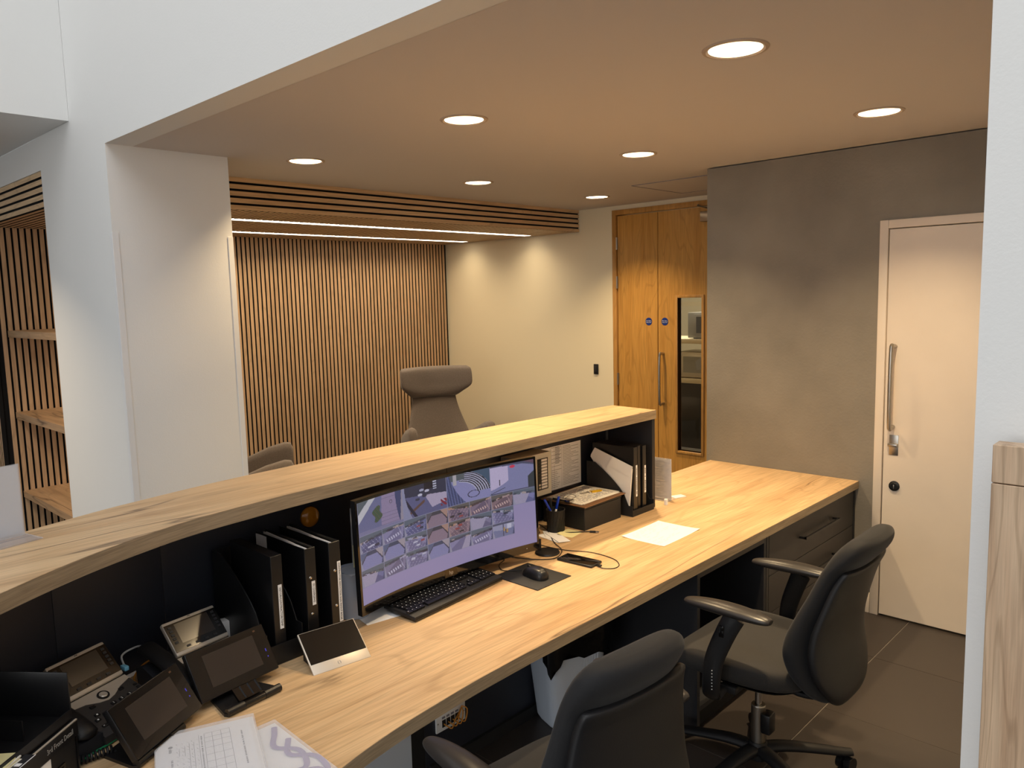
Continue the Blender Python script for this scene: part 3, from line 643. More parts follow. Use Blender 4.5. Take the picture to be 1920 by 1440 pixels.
def feed(kind):
    """returns painter(u,v) -> sRGB; v up"""
    rr = rnd
    base = rr.choice([(112, 114, 158), (100, 104, 146), (122, 120, 156), (96, 100, 138), (116, 112, 142)])
    t = rr.choice(['zebra', 'room', 'park', 'yard', 'zebra', 'hall']) if kind == 'small' else kind
    a0, a1, a2, a3, a4 = (rr.random() for _ in range(5)); sg = rr.choice((-1, 1)); warm = rr.random() < 0.25
    blocks = [(rr.uniform(0, 1), rr.uniform(0.62, 0.95), rr.uniform(0.04, 0.13), rr.uniform(0.05, 0.14), rr.choice([(62, 66, 88), (146, 146, 172), (84, 96, 108), (70, 68, 84), (150, 138, 140), (48, 52, 70)])) for _ in range(12)]
    cars = [(rr.uniform(0.15, 0.85), rr.uniform(0.2, 0.65), rr.choice([(170, 170, 192), (50, 54, 74), (84, 88, 118), (128, 70, 84)])) for _ in range(3)]
    def sm(x): return 0.5 + 0.5 * math.sin(x)
    def f(u, v):
        w_ = 0.015 * math.sin(u * 11 + a0 * 6); c = base
        if t == 'wall':
            if u > 0.50 + 0.04 * v: c = (132, 120, 152) if (v * 9) % 1 > 0.10 else (104, 98, 130)
            if u > 0.84 + 0.1 * (1 - v) ** 2: c = (58, 66, 104)
            if u > 0.93 + 0.05 * v: c = (136, 130, 146)
            if v > 0.35 + 1.6 * u: c = (176, 176, 186) if v < 0.62 + 1.5 * u else (78, 88, 98)
            if (u - 0.43 - 0.03 * math.sin(v * 19)) ** 2 / 0.008 + (v - 0.50) ** 2 / 0.06 < 1: c = (50 + 22 * sm(u * 90 + v * 40), 68 + 20 * sm(v * 110 - u * 60), 66)
            d = (u - 0.74) ** 2 / 0.0011 + (v - 0.74) ** 2 / 0.0034
            if 0.5 < d < 1: c = (76, 72, 92)
            if v < 0.13 - 0.05 * u: c = (112, 112, 146)
        elif t == 'dark':
            c = (84, 86, 124)
            if u + 0.35 * v > 0.72 and v < 0.62 and v > 0.18 + 0.3 * (u - 0.7): c = (158, 148, 174)
            if v > 0.70 - 0.15 * u: c = (46, 50, 72)
            if 0.50 < u < 0.70 and v > 0.78: c = (22, 24, 38)
            if 0.70 < u < 0.78 and v > 0.72: c = (166, 168, 190) if (v * 13) % 1 > 0.45 else (30, 34, 52)
            for (x, y, q) in ((0.40, 0.66, (176, 176, 196)), (0.50, 0.60, (44, 48, 66)), (0.44, 0.80, (150, 152, 178)), (0.56, 0.74, (170, 170, 192)), (0.34, 0.54, (52, 56, 76))):
                if ((u - x) / 0.055) ** 2 + ((v - y) / 0.04) ** 2 < 1: c = q
            if abs(v - 0.16 - 0.85 * (u - 0.16)) < 0.045 and u < 0.50: c = (88, 66, 62)
            if abs(u - 0.30 + 0.40 * v) < 0.035: c = (34, 38, 58)
            if u < 0.05 + 0.16 * (1 - v) ** 2: c = (126, 128, 158)
            if u > 0.86 and 0.12 < v < 0.34 and sm(u * 60 + v * 40) > 0.3: c = (116, 40, 58)
        elif t == 'steps':
            d = math.hypot((u - 0.26) * 1.15, (v - 0.22))
            c = (126, 126, 170)
            if v > 0.30 and u > 0.30 and 0.50 < d < 0.86: c = (36, 38, 50) if ((d - 0.50) * 17) % 1 > 0.5 else (158, 158, 184)
            if d >= 0.86: c = (60, 80, 104)
            if v > 0.80 and u < 0.42: c = (78, 86, 94)
            if v > 0.66 and 0.16 < u < 0.24: c = (160, 156, 164)
            if u < 0.22 - 0.14 * v + 0.22 * (1 - v) ** 2: c = (56, 64, 100) if ((u + 0.10 * v) * 16) % 1 > 0.5 else (84, 92, 134)
            if abs(math.hypot((u - 0.62) / 0.13, (v - 0.24) / 0.11) - 1) < 0.10: c = (54, 56, 78)
        elif t == 'corner':
            c = (118, 120, 160)
            if u < 0.42 and v > 0.18 + 0.9 * u * u + 0.2 * u: c = (174, 164, 196)
            if v > 0.96 - 0.05 * u or (u > 0.62 and v > 1.22 - 0.40 * u): c = (66, 70, 96)
            if u > 0.72 and v > 1.42 - 0.55 * u: c = (92, 66, 84)
            if ((u - 0.52) / 0.06) ** 2 + ((v - 0.88) / 0.05) ** 2 < 1: c = (186, 52, 80)
            if u > 0.86 and v < 0.55 - 1.2 * (0.95 - u): c = (46, 54, 62)
            if abs(v - 0.05 - 0.42 * u) < 0.012 and u < 0.34: c = (62, 66, 88)
            if abs(u - 0.22) < 0.008 and 0.30 < v < 0.50: c = (36, 40, 62)
            if v < 0.05: c = (60, 64, 86)
        else:
            if t in ('zebra', 'park', 'yard'):
                hz = 0.62 + 0.16 * a0 + 0.3 * sg * (u - 0.5) * a1
                if v > hz: c = (86, 96, 112) if v > hz + 0.14 else (64, 72, 86)
                for (x, y, w2_, h2, q) in blocks:
                    if v > hz - 0.02 and abs(u - x) < w2_ and v < hz + h2: c = q
                road = abs(u - 0.5 - sg * 0.5 * (v - 0.3)) < 0.42 * (1.1 - v)
                if v <= hz and road: c = (base[0] * 0.82, base[1] * 0.82, base[2] * 0.86)
                if t == 'zebra' and v <= hz:
                    q = (v - 0.30 - 0.35 * sg * (u - 0.5)); k_ = (u - 0.5) + sg * 0.3 * (v - 0.3)
                    if abs(q) < 0.10 and abs(k_) < 0.36 and ((k_ + 1) * 9) % 1 < 0.5: c = (176, 174, 200)
                    if abs(k_ - 0.38) < 0.012: c = (150, 150, 182)
                if t == 'park' and v < hz:
                    k_ = u + sg * 0.5 * v
                    if (k_ * 6) % 1 < 0.07: c = (160, 160, 190)
                    for (x, y, q) in cars:
                        if abs(u - x) < 0.09 and abs(v - y) < 0.06: c = q
                if t == 'yard' and v < hz and u * sg > (0.55 + 0.3 * v) * sg: c = (146, 140, 166)
            elif t == 'room':
                c = (104, 110, 146) if v < 0.45 + 0.2 * abs(u - 0.5) else (136, 138, 166)
                if abs(u - 0.3 - 0.3 * a0) < 0.012: c = (62, 66, 92)
                if v > 0.88: c = (70, 76, 100)
                for (x, y, q) in cars:
                    if abs(u - x) < 0.05 and abs(v - y * 0.8) < 0.14: c = (150, 126, 96) if q[0] > 120 else (52, 58, 84)
                if abs(u - a1) < 0.10 and 0.5 < v < 0.85: c = (176, 176, 198)
            else:
                d = abs(u - 0.5) / (0.15 + 0.5 * (1 - v))
                c = (120, 122, 164) if d < 1 else ((80, 92, 124) if u < 0.5 else (146, 138, 150))
                if v > 0.75 and d < 1: c = (60, 70, 96)
                if abs(d - 1) < 0.08: c = (56, 60, 84)
            ed = 0.10 * (1 - v) ** 2
            if u < ed + 0.02: c = (136, 136, 158)
            if u > 1 - ed: c = (66, 74, 108)
            if warm: c = (c[0] * 1.05, c[1] * 0.9, c[2] * 0.78)
        if u < 0.012 or v < 0.018: c = (128, 130, 158)
        return c
    return f
def add_feed(c0, r0, cs, rs, kind, n, m_):
    f = feed(kind); me = bpy.data.meshes.new('video_picture'); vs = []; fs_ = []; cl_ = []
    for j in range(m_ + 1):
        for i in range(n + 1):
            u = SU0 + (SU1 - SU0) * (c0 + cs * i / n) / 8; v = SV1 - (SV1 - SV0) * (r0 + rs * (1 - j / m_)) / 6
            vs.append(mpt(u, v, 0.0016))
    for j in range(m_):
        for i in range(n):
            a = j * (n + 1) + i; fs_.append((a, a + 1, a + n + 2, a + n + 1))
            q = f((i + 0.5) / n, (j + 0.5) / m_); nz = rnd.uniform(0.95, 1.05)
            cl_ += [[x * nz * 0.82 for x in srgb(*q)[:3]] + [1]] * 4
    me.from_pydata(vs, [], fs_); ca_ = me.color_attributes.new('Col', 'FLOAT_COLOR', 'CORNER')
    for k_, c in enumerate(cl_): ca_.data[k_].color = c
    o = obj('video_picture', me, 'video', scr, smooth=0)
for k_, kd in enumerate(('wall', 'dark', 'steps', 'corner')): add_feed(2 * k_, 0, 2, 2, kd, 100, 64)
for r_ in (2, 3, 4):
    for c_ in range(8):
        if r_ == 4 and c_ == 7: continue
        if r_ == 3 and c_ == 7: continue
        add_feed(c_, r_, 1, 1, 'small', 46, 30)
gx = (mpt(0.525, 0.030, 0.0035) - mpt(0.475, 0.030, 0.0035))
lp = obj('logo_plate_reflection', strip(0.465, 0.535, 0.008, 0.080, 0.0025, 0.0018, 3), 'mb', mon)  # logo plate whose brown is a reflection put into the colour
text('monitor_logo', 'hp', 0.020, 'silver', mon, mpt(0.5, 0.046, 0.0030), (R(90 - 2), 0, 0))
obj('power_led', MB().lathe([(0, 0.0006), (0.0016, 0.0006), (0.0016, 0)], 8), 'white', mon, loc=mpt(0.93, 0.045, 0.0022), rot=(R(90), 0, 0))
obj('stand_neck', MB().box(-0.04, 0.04, 0.125, 0.150, 0.725, 1.02, bev=0.006).box(-0.06, 0.06, 0.070, 0.128, 0.90, 1.02, bev=0.004), 'black', mon)
obj('stand_base', B(-0.15, 0.15, 0.102, 0.24, DESK, 0.728, bev=0.003), 'black', mon)

# paper under the monitor's left corner
t = obj('loose_sheet', B(-0.10, 0.10, -0.06, 0.06, 0, 0.001), 'paper', loc=(-2.045, 1.50, DESK + 0.0004), rot=(0, 0, R(80))); tag(t, 'white sheet of paper lying under the left end of the curved monitor', 'paper')

# ---- keyboard
kb = thing('keyboard', 'black full size keyboard with white legends in front of the monitor', 'keyboard', (-2.0, 1.722, DESK + 0.0045), 1.665)
KT = Matrix.Rotation(R(4.0), 4, 'X')
obj('case', MB().box(-0.226, 0.226, -0.078, 0.072, 0.0045, 0.019, bev=0.004, mtx=KT), 'blackm', kb)
obj('palm_edge', MB().box(-0.224, 0.224, -0.0795, -0.070, 0.003, 0.010, bev=0.002, mtx=KT), 'gloss', kb)
ks, lg = MB(), MB(); rk_ = random.Random(3)
def key(x, y, w_=0.0165, d=0.0165):
    ks.box(x - w_ / 2, x + w_ / 2, y - d / 2, y + d / 2, 0.0185, 0.0255, mtx=KT)
    a = rk_.uniform(0.0018, 0.0032)
    vs = [KT @ Vector(p) for p in ((x - 0.005, y + 0.001, 0.0257), (x - 0.005 + a, y + 0.001, 0.0257), (x - 0.005 + a, y + 0.001 + a * 1.3, 0.0257), (x - 0.005, y + 0.001 + a * 1.3, 0.0257))]
    lg.quad(*vs)
for r_ in range(6):
    y = 0.057 - r_ * 0.0188 - (0.004 if r_ else 0)
    for c_ in range(15):
        x = -0.214 + c_ * 0.0188 + (0.003 * r_ if r_ in (2, 3, 4) else 0)
        if r_ == 5 and 4 <= c_ <= 9: continue
        if x < 0.065: key(x, y)
    if r_ == 5: ks.box(-0.135, -0.035, y - 0.008, y + 0.008, 0.0185, 0.0255, mtx=KT)
    for c_ in range(3):
        if r_ in (3,): continue
        if r_ == 4 and c_ != 1: continue
        key(0.086 + c_ * 0.0188, y)
    for c_ in range(4): key(0.150 + c_ * 0.0188, y)
o = obj('keys', ks, 'black', kb, smooth=0, kind='stuff'); obj('key_legends', lg, 'label', kb, smooth=0, kind='stuff')
obj('foot', MB().box(-0.2, -0.18, 0.04, 0.06, -0.0044, 0.0085).box(0.18, 0.2, 0.04, 0.06, -0.0044, 0.0085).box(-0.2, -0.18, -0.06, -0.045, -0.0044, 0.003).box(0.18, 0.2, -0.06, -0.045, -0.0044, 0.003), 'blackm', kb)

# ---- mouse and pad
pd = obj('mouse_pad', MB().box(-0.110, 0.110, -0.094, 0.094, 0, 0.0032, bev=0.0012), 'blackm'); bpy.data.objects[pd.name].location = (-1.887, 2.056, DESK)
tag(pd, 'square matt black mouse pad right of the keyboard', 'mouse pad')
ms = thing('mouse', 'black wired mouse on the mouse pad', 'mouse', (-1.875, 2.060, DESK + 0.0034), R(82))
rg = []
for k_ in range(9):
    z = 0.001 + 0.037 * math.sin(k_ / 8 * HP) ; s_ = max(0.02, math.cos(k_ / 8 * HP)) ** 0.5
    rg.append([Vector((p.y, p.x - 0.006 * k_ / 8, z - 0.35 * 0.037 * max(0, (p.x / 0.06)) * (k_ / 8))) for p in ring(0, 0, 0, 0.0325 * s_, 0.059 * s_, 28, 0.75)])
obj('body', MB().loft(rg), 'black', ms, smooth=60)
obj('wheel', MB().cyl((0, 0), 0.008, -0.003, 0.003, 16, mtx=Matrix.Translation((0, 0.036, 0.0255)) @ Matrix.Rotation(HP, 4, 'Y')), 'blackm', ms)
bpy.context.view_layer.update(); mi = ms.matrix_world.inverted()
cr = MB().tube([mi @ Vector(p) for p in ((-1.935, 2.052, 0.733), (-1.97, 2.045, 0.726), (-2.01, 2.025, 0.7235), (-2.05, 2.045, 0.7228), (-2.075, 2.075, 0.7228), (-2.10, 2.12, 0.7228), (-2.20, 2.10, 0.7228))], 0.0017, 6, 5)
obj('mouse_cord', cr, 'cord', ms)

# ---- round black base, cords, phone
dsc = thing('round_base', 'flat round black disc stand right of the monitor', 'stand', (-2.018, 2.292, DESK))
obj('disc', MB().lathe([(0, 0), (0.050, 0), (0.051, 0.003), (0.048, 0.008), (0, 0.010)], 40), 'black', dsc); obj('stem', MB().cyl((-0.03, -0.01), 0.005, 0.008, 0.055, 10), 'black', dsc)
def cord(name, pts, r, m_, label, n=6):
    return tag(obj(name, MB().tube([Vector(p) for p in pts], r, n, 5), m_), label, 'cord')
cord('cable', ((-2.20, 2.36, 0.7225), (-2.10, 2.345, 0.7225), (-1.98, 2.36, 0.7225), (-1.88, 2.405, 0.7225), (-1.77, 2.40, 0.7225), (-1.71, 2.36, 0.7225), (-1.70, 2.315, 0.7225), (-1.73, 2.285, 0.724), (-1.762, 2.285, 0.725)), 0.0017, 'cord', 'thin black charging cable looping round to the smartphone')
cord('cable', ((-2.30, 2.56, 0.7230), (-2.22, 2.52, 0.7230), (-2.14, 2.455, 0.7230), (-2.07, 2.40, 0.7230), (-1.985, 2.345, 0.7245), (-1.948, 2.27, 0.7235), (-1.965, 2.225, 0.7230), (-2.03, 2.18, 0.7230), (-2.12, 2.15, 0.7230)), 0.0018, 'cord', 'black cord crossing the desk beside the round black disc')
cord('cable', ((-2.27, 2.44, 0.7255), (-2.23, 2.475, 0.7265), (-2.205, 2.45, 0.728), (-2.22, 2.41, 0.728), (-2.27, 2.40, 0.727), (-2.30, 2.44, 0.727), (-2.27, 2.48, 0.728)), 0.002, 'cord', 'small coil of black cord at the right edge of the monitor')
sp = thing('smartphone', 'black smartphone lying face up on the desk', 'phone', (-1.853, 2.293, DESK), R(5))
obj('body', B(-0.082, 0.082, -0.038, 0.038, 0, 0.0095, bev=0.004, seg=3), 'black', sp); obj('glass', B(-0.079, 0.079, -0.035, 0.035, 0.0094, 0.0102, bev=0.0003), 'glassblk', sp)
obj('plug', B(0.083, 0.102, -0.006, 0.006, 0.0015, 0.0075, bev=0.002), 'black', sp)
us = thing('usb_cable', 'black cable with a bare metal plug in front of the lidded box', 'cable', (-2.04, 2.62, DESK), R(33))
obj('cord', MB().tube([Vector(p) for p in ((-0.13, -0.02, 0.003), (-0.08, -0.012, 0.003), (-0.035, 0, 0.004), (-0.01, 0, 0.005))], 0.0022, 8, 4), 'cord', us)
obj('plug_body', B(-0.012, 0.014, -0.0055, 0.0055, 0.0005, 0.0085, bev=0.002), 'black', us); obj('metal_tip', B(0.0145, 0.028, -0.006, 0.006, 0.002, 0.0065, bev=0.0005), 'steel', us)

# ---- A4 sheet on the desk
def sheet(name, w_, d, loc, rz, m_, label, cat='paper', lift=0.006, n=8, group=None):
    mb = MB(); vs = [[mb.bm.verts.new(((i / n - 0.5) * w_, (j / n - 0.5) * d, 0.0006 + lift * (abs(2 * i / n - 1) ** 3) * (abs(2 * j / n - 1) ** 3) * (1 if (i > n / 2) != (j > n / 2) else 0.3))) for j in range(n + 1)] for i in range(n + 1)]
    for i in range(n):
        for j in range(n): mb.bm.faces.new((vs[i][j], vs[i + 1][j], vs[i + 1][j + 1], vs[i][j + 1]))
    t = thing(name, label, cat, loc, rz, group); obj('page', mb, m_, t); return t
def lines(parent, rows, m_='inkl', h=0.0016, name='print', z=0.0012):
    mb = MB()
    for (x0, x1, y) in rows: mb.quad((x0, y - h / 2, z), (x1, y - h / 2, z), (x1, y + h / 2, z), (x0, y + h / 2, z))
    return obj(name, mb, m_, parent, smooth=0)
a4 = sheet('printed_sheet', 0.297, 0.212, (-1.805, 2.802, DESK), R(91), 'paperw', 'printed A4 sheet lying alone on the desk', lift=0.004)
rows = []
for i in range(14):
    x = -0.125
    while x < 0.115:
        l_ = rnd.uniform(0.01, 0.05); rows.append((x, min(x + l_, 0.125), 0.085 - i * 0.012)) if (i < 2 or rnd.random() < 0.45) else None; x += l_ + 0.012
lines(a4, rows, 'inkl', 0.0009)

# ---- lidded box, clipboard, keys
bx = thing('storage_box', 'low black box carrying a clipboard, right of the pen cup', 'box', (-2.205, 2.753, DESK))
obj('body', B(-0.12, 0.125, -0.137, 0.137, 0, 0.096, bev=0.002, seg=1), 'blackm', bx); obj('lid', B(-0.122, 0.127, -0.139, 0.139, 0.0965, 0.106, bev=0.002, seg=1), 'blackm', bx)
cb = thing('clipboard', 'brown clipboard with papers lying on top of the black box', 'clipboard', (-2.205, 2.762, DESK + 0.1065), R(1.5))
obj('board', B(-0.125, 0.132, -0.158, 0.158, 0, 0.005, bev=0.001, seg=1), 'boxlid', cb)
for k_, (dx, dy, rz_) in enumerate(((-0.004, 0.012, 2), (0.002, 0.004, -2.5), (0, 0.008, 1))):
    obj('sheet', B(-0.104, 0.104, -0.142, 0.142, 0.0052 + k_ * 0.0016, 0.0064 + k_ * 0.0016), 'paperw', cb, loc=(dx, dy, 0), rot=(0, 0, R(rz_)))
pr = MB(); z = 0.0100
for i in range(26):
    y = -0.12 + i * 0.0098; x = -0.09
    while x < 0.085:
        l_ = rnd.uniform(0.01, 0.04)
        if rnd.random() < 0.8: pr.quad((x, y, z), (min(x + l_, 0.09), y, z), (min(x + l_, 0.09), y + 0.0035, z), (x, y + 0.0035, z))
        x += l_ + 0.006
obj('print', pr, 'inkl', cb, smooth=0)
obj('clip', MB().box(-0.05, 0.05, -0.162, -0.128, 0.0105, 0.0225, bev=0.003).tube([Vector(p) for p in ((-0.04, -0.14, 0.022), (-0.042, -0.105, 0.03), (-0.01, -0.098, 0.032), (-0.008, -0.14, 0.024))], 0.0016, 6, 3).tube([Vector(p) for p in ((0.04, -0.14, 0.022), (0.042, -0.105, 0.03), (0.01, -0.098, 0.032), (0.008, -0.14, 0.024))], 0.0016, 6, 3), 'chrome', cb)
ky = thing('key_with_tag', 'key with a yellow plastic tag lying on the clipboard papers', 'key', (-2.20, 2.815, DESK + 0.1172), R(68))
obj('tag', MB().prism([(0.0, -0.014), (0.05, -0.012), (0.062, -0.003), (0.058, 0.012), (0.02, 0.015), (0.0, 0.01)], 0, 0.003), 'yellow', ky)
obj('key', MB().box(-0.056, -0.006, -0.003, 0.003, 0.0005, 0.0026, bev=0.0006).box(-0.05, -0.035, -0.006, -0.002, 0.0005, 0.0024), 'steel', ky)
obj('key_ring', MB().tube([Vector((0.012 * math.cos(a), 0.012 * math.sin(a), 0.0045)) for a in [i * math.pi / 8 for i in range(17)]], 0.0009, 6), 'steel', ky, loc=(-0.004, 0, 0))

# ---- pen cup and pens
pc = thing('pen_cup', 'black mesh pen cup beside the low black box', 'cup', (-2.178, 2.535, DESK))
obj('cup', MB().lathe([(0, 0.001), (0.036, 0.001), (0.038, 0.004), (0.041, 0.098), (0.0425, 0.099), (0.0425, 0.102), (0.0395, 0.102), (0.0365, 0.006), (0, 0.006)], 36), 'blackm', pc)
wr = MB()
for k_ in range(18):
    a0 = 2 * math.pi * k_ / 18
    for sg in (1, -1): wr.tube([Vector(((0.0388 + 0.0022 * t_) * math.cos(a0 + sg * 0.5 * t_), (0.0388 + 0.0022 * t_) * math.sin(a0 + sg * 0.5 * t_), 0.006 + 0.090 * t_)) for t_ in (0, 0.25, 0.5, 0.75, 1)], 0.0006, 4)
obj('wire_mesh', wr, 'black', pc, smooth=0)
for (lb, p0, p1, m_) in (('blue pen leaning to the left in the mesh cup', (-2.160, 2.545, DESK + 0.010), (-2.200, 2.487, DESK + 0.150), 'bluepen'), ('blue pen leaning to the right in the mesh cup', (-2.185, 2.515, DESK + 0.010), (-2.190, 2.574, DESK + 0.148), 'bluepen'), ('black pen standing at the back of the mesh cup', (-2.19, 2.53, DESK + 0.010), (-2.215, 2.545, DESK + 0.138), 'black')):
    p0, p1 = Vector(p0), Vector(p1); t = thing('pen', lb, 'pen', p0, 0, 'pens in the mesh cup'); d = p1 - p0
    t.rotation_euler = d.to_track_quat('Z', 'Y').to_euler(); L_ = d.length
    obj('barrel', MB().lathe([(0, 0), (0.0015, 0.002), (0.0045, 0.014), (0.0045, L_ * 0.62)], 10), 'white' if m_ == 'bluepen' else 'black', t)
    obj('cap', MB().lathe([(0.0045, L_ * 0.62), (0.0055, L_ * 0.63), (0.0052, L_), (0, L_ + 0.002)], 10).box(0.005, 0.0068, -0.0015, 0.0015, L_ * 0.7, L_), m_, t)

# ---- notes and cards
sn = thing('sticky_note', 'curled pale yellow sticky note in front of the pen cup', 'note', (-2.108, 2.548, DESK), R(100))
mb = MB(); vs = [[mb.bm.verts.new(((i / 6 - 0.5) * 0.10, (j / 6 - 0.5) * 0.076, 0.001 + 0.024 * max(0, (j / 6 - 0.45)) ** 1.5 * (1 - 0.7 * i / 6))) for j in range(7)] for i in range(7)]
for i in range(6):
    for j in range(6): mb.bm.faces.new((vs[i][j], vs[i + 1][j], vs[i + 1][j + 1], vs[i][j + 1]))
obj('note', mb, 'sticky', sn)
for i, (x, y, a, w_, lb) in enumerate(((-2.115, 2.470, 155, 0.15, 'white folded slip on top of the loose slips by the monitor'), (-2.13, 2.450, 172, 0.14, 'lowest white slip of paper poking out beside the monitor'), (-2.16, 2.478, 140, 0.11, 'small white slip of paper nearest the pen cup'))):
    o = obj('paper_slip', B(-w_ / 2, w_ / 2, -0.027, 0.027, 0, 0.0012), 'paper', loc=(x, y, DESK + (0.0032, 0.0004, 0.0018)[i]), rot=(R(1), 0, R(a))); tag(o, lb, 'paper', 'loose paper slips beside the monitor')

# ---- file holders and binders
def holder(name, label, loc, rz, y0, y1, depth, h_back, h_front, mtl='black'):
    """open magazine rack: local x along its width, y depth (back positive)"""
    t = thing(name, label, 'file holder', loc, rz)
    prof = [(0, 0), (0, h_front)]
    for k_ in range(9):
        a = k_ / 8; prof.append((0.004 + depth * (0.08 + 0.72 * a), h_front + (h_back - h_front) * (a ** 0.62)))
    prof += [(depth, h_back), (depth, 0)]
    for x in (y0, y1): obj('side', MB().prism_axis(prof, x, x + 0.003, 0), mtl, t, smooth=0)
    obj('back', B(y0 + 0.003, y1, depth - 0.003, depth, 0, h_back), mtl, t); obj('base', B(y0 + 0.003, y1, 0, depth - 0.003, 0, 0.003), mtl, t)
    obj('front_lip', B(y0 + 0.003, y1, 0, 0.003, 0.003, h_front * 0.6), mtl, t)
    return t
holder('file_holder', 'black plastic file holder around the left black binder', (-1.978, 1.08, DESK), HP, -0.052, 0.062, 0.31, 0.285, 0.10)
holder('file_holder', 'black mesh file holder at the right end of the counter', (-2.038, 3.00, DESK), HP, -0.075, 0.100, 0.27, 0.235, 0.05, 'blackm')
def binder(label, loc, w_, h, d, lab, lab_z0, lab_z1, lab_x, pages, rings=True, rz=HP, fan=0, group=None, fs=0.010, lean=0):
    t = thing('ring_binder', label, 'binder', loc, rz, group)
    if lean: t.rotation_euler = (0, lean, rz)
    obj('cover', B(-w_ / 2, -w_ / 2 + 0.003, 0.002, d, 0, h, bev=0.0008, seg=1), 'bindr', t); obj('cover', B(w_ / 2 - 0.003, w_ / 2, 0.002, d, 0, h, bev=0.0008, seg=1), 'bindr', t)
    obj('spine', B(-w_ / 2, w_ / 2, 0, 0.003, 0, h, bev=0.001, seg=1), 'bindr', t)
    if pages == 1: obj('pages', B(-w_ / 2 + 0.004, w_ / 2 - 0.006, 0.012, d - 0.01, 0.006, h - 0.014), 'paper', t)
    if pages == 2:
        for k_ in range(6):
            a = k_ / 5 - 0.5
            obj('page', B(-0.0012, 0.0012, 0, d - 0.02, 0.006, h - 0.006 - 0.002 * (k_ % 3)), 'paper', t, loc=(0.001 + 0.004 * a, 0.012, 0), rot=(0, 0, -a * fan))
    if pages == 0: obj('top_flap', B(-w_ / 2 + 0.003, w_ / 2 - 0.003, 0.003, d, h - 0.004, h - 0.001), 'bindr', t)
    if rings:
        for z in (h * 0.71, h * 0.355): obj('rivet', MB().lathe([(0, 0.0022), (0.0035, 0.0016), (0.0045, 0)], 14, mtx=Matrix.Translation((lab_x * 0 - 0.002, 0, z)) @ Matrix.Rotation(HP, 4, 'X')), 'chrome', t)
    if lab:
        obj('spine_label', B(lab_x - 0.006, lab_x + 0.006, -0.0006, 0.0002, lab_z0, lab_z1), 'label', t)
        if lab == '-':
            tk = MB(); z = lab_z0 + 0.012
            while z < lab_z1 - 0.012:
                l_ = rnd.uniform(0.0025, 0.005)
                if rnd.random() < 0.85: tk.box(lab_x - 0.0035, lab_x + 0.003, -0.0009, -0.0006, z, z + l_ * 0.7)
                z += l_ + 0.0012
            obj('label_print', tk, 'blackink', t, smooth=0)
        else: text('label_print', lab, fs, 'blackink', t, (lab_x + 0.0002, -0.0009, (lab_z0 + lab_z1) / 2), basis((0, 0, -1), (1, 0, 0)))
    return t
binder('black binder with a VISITOR label, leftmost by the phones', (-1.985, 1.077, DESK + 0.003), 0.035, 0.318, 0.245, 'VISTOR/CONTRACTOR/TEMP', 0.098, 0.230, 0.006, 0, False, fs=0.0088)
binder('black binder with an EV CHARGING spine label and fanned pages', (-1.985, 1.187, DESK), 0.036, 0.315, 0.29, 'EV CHARGING', 0.138, 0.212, 0.006, 2, True, fan=0.15, fs=0.0088)
binder('black binder with a long CONTRACTOR INDUCTION label', (-1.987, 1.273, DESK), 0.040, 0.312, 0.29, 'CONTRACTOR INDUCTION SIGN IN/OUT BOOK', 0.056, 0.248, 0.0125, 2, True, fan=0.12, fs=0.0082)
binder('black binder next to the white envelope in the mesh holder', (-2.046, 2.961, DESK + 0.0035), 0.030, 0.322, 0.24, '-', 0.086, 0.236, 0.008, 1, False, fs=0.009)
binder('black binder in the middle of the mesh holder', (-2.056, 3.005, DESK + 0.0035), 0.022, 0.322, 0.235, '', 0, 0, 0, 1, False)
binder('thin black binder with white spine label at the right of the mesh holder', (-2.050, 3.040, DESK + 0.0035), 0.028, 0.318, 0.235, '-', 0.090, 0.222, 0.006, 1, False, fs=0.009)
en = thing('envelope', 'large white padded envelope leaning in the mesh file holder', 'envelope', (-2.055, 2.937, DESK + 0.003), HP)
obj('body', MB().prism_axis([(0.012, 0.002), (0.035, 0.002), (0.235, 0.255), (0.215, 0.285), (-0.008, 0.225), (-0.004, 0.18)], -0.004, 0.003, 0), 'envelope', en, smooth=0)
obj('flap', MB().prism_axis([(-0.014, 0.236), (0.206, 0.302), (0.232, 0.262), (0.006, 0.186)], -0.0065, -0.0045, 0), 'envelope', en, smooth=0, label='folded flap of the envelope')

# clear acrylic menu holder at the right end
ah = thing('acrylic_sign_holder', 'clear acrylic sign holder with a printed sheet past the counter end', 'sign holder', (-2.155, 3.285, DESK), R(2))
obj('sheet', B(-0.098, 0.098, -0.001, 0.0006, 0.008, 0.208), 'paper', ah); obj('acrylic', B(-0.10, 0.10, -0.005, -0.002, 0.0, 0.213), 'film', ah); obj('base', B(-0.10, 0.10, -0.04, 0.04, 0, 0.003), 'film', ah)
rw = MB()
for i in range(14):
    zz = 0.19 - i * 0.0125; x = -0.05 if i in (1, 6, 9) else -0.085
    rw.quad((x, -0.0014, zz), (-x - rnd.uniform(0, 0.05), -0.0014, zz), (-x - 0.03, -0.0014, zz + 0.003), (x, -0.0014, zz + 0.003))
obj('print', rw, 'inkl', ah, smooth=0)
cy_ = obj('small_cylinder', MB().lathe([(0, 0), (0.0095, 0), (0.0095, 0.026), (0.0085, 0.028), (0, 0.028)], 20), 'white', loc=(-2.036, 3.205, DESK + 0.0002)); tag(cy_, 'small white cylindrical pot standing before the acrylic sign', 'piece')  # plain white cylinder, modelled for the foot of the sign
o = obj('card', B(-0.035, 0.035, -0.022, 0.022, 0, 0.006, bev=0.001), 'white', loc=(-2.065, 3.365, DESK), rot=(0, 0, R(70))); tag(o, 'small white card lying right of the acrylic sign', 'card')

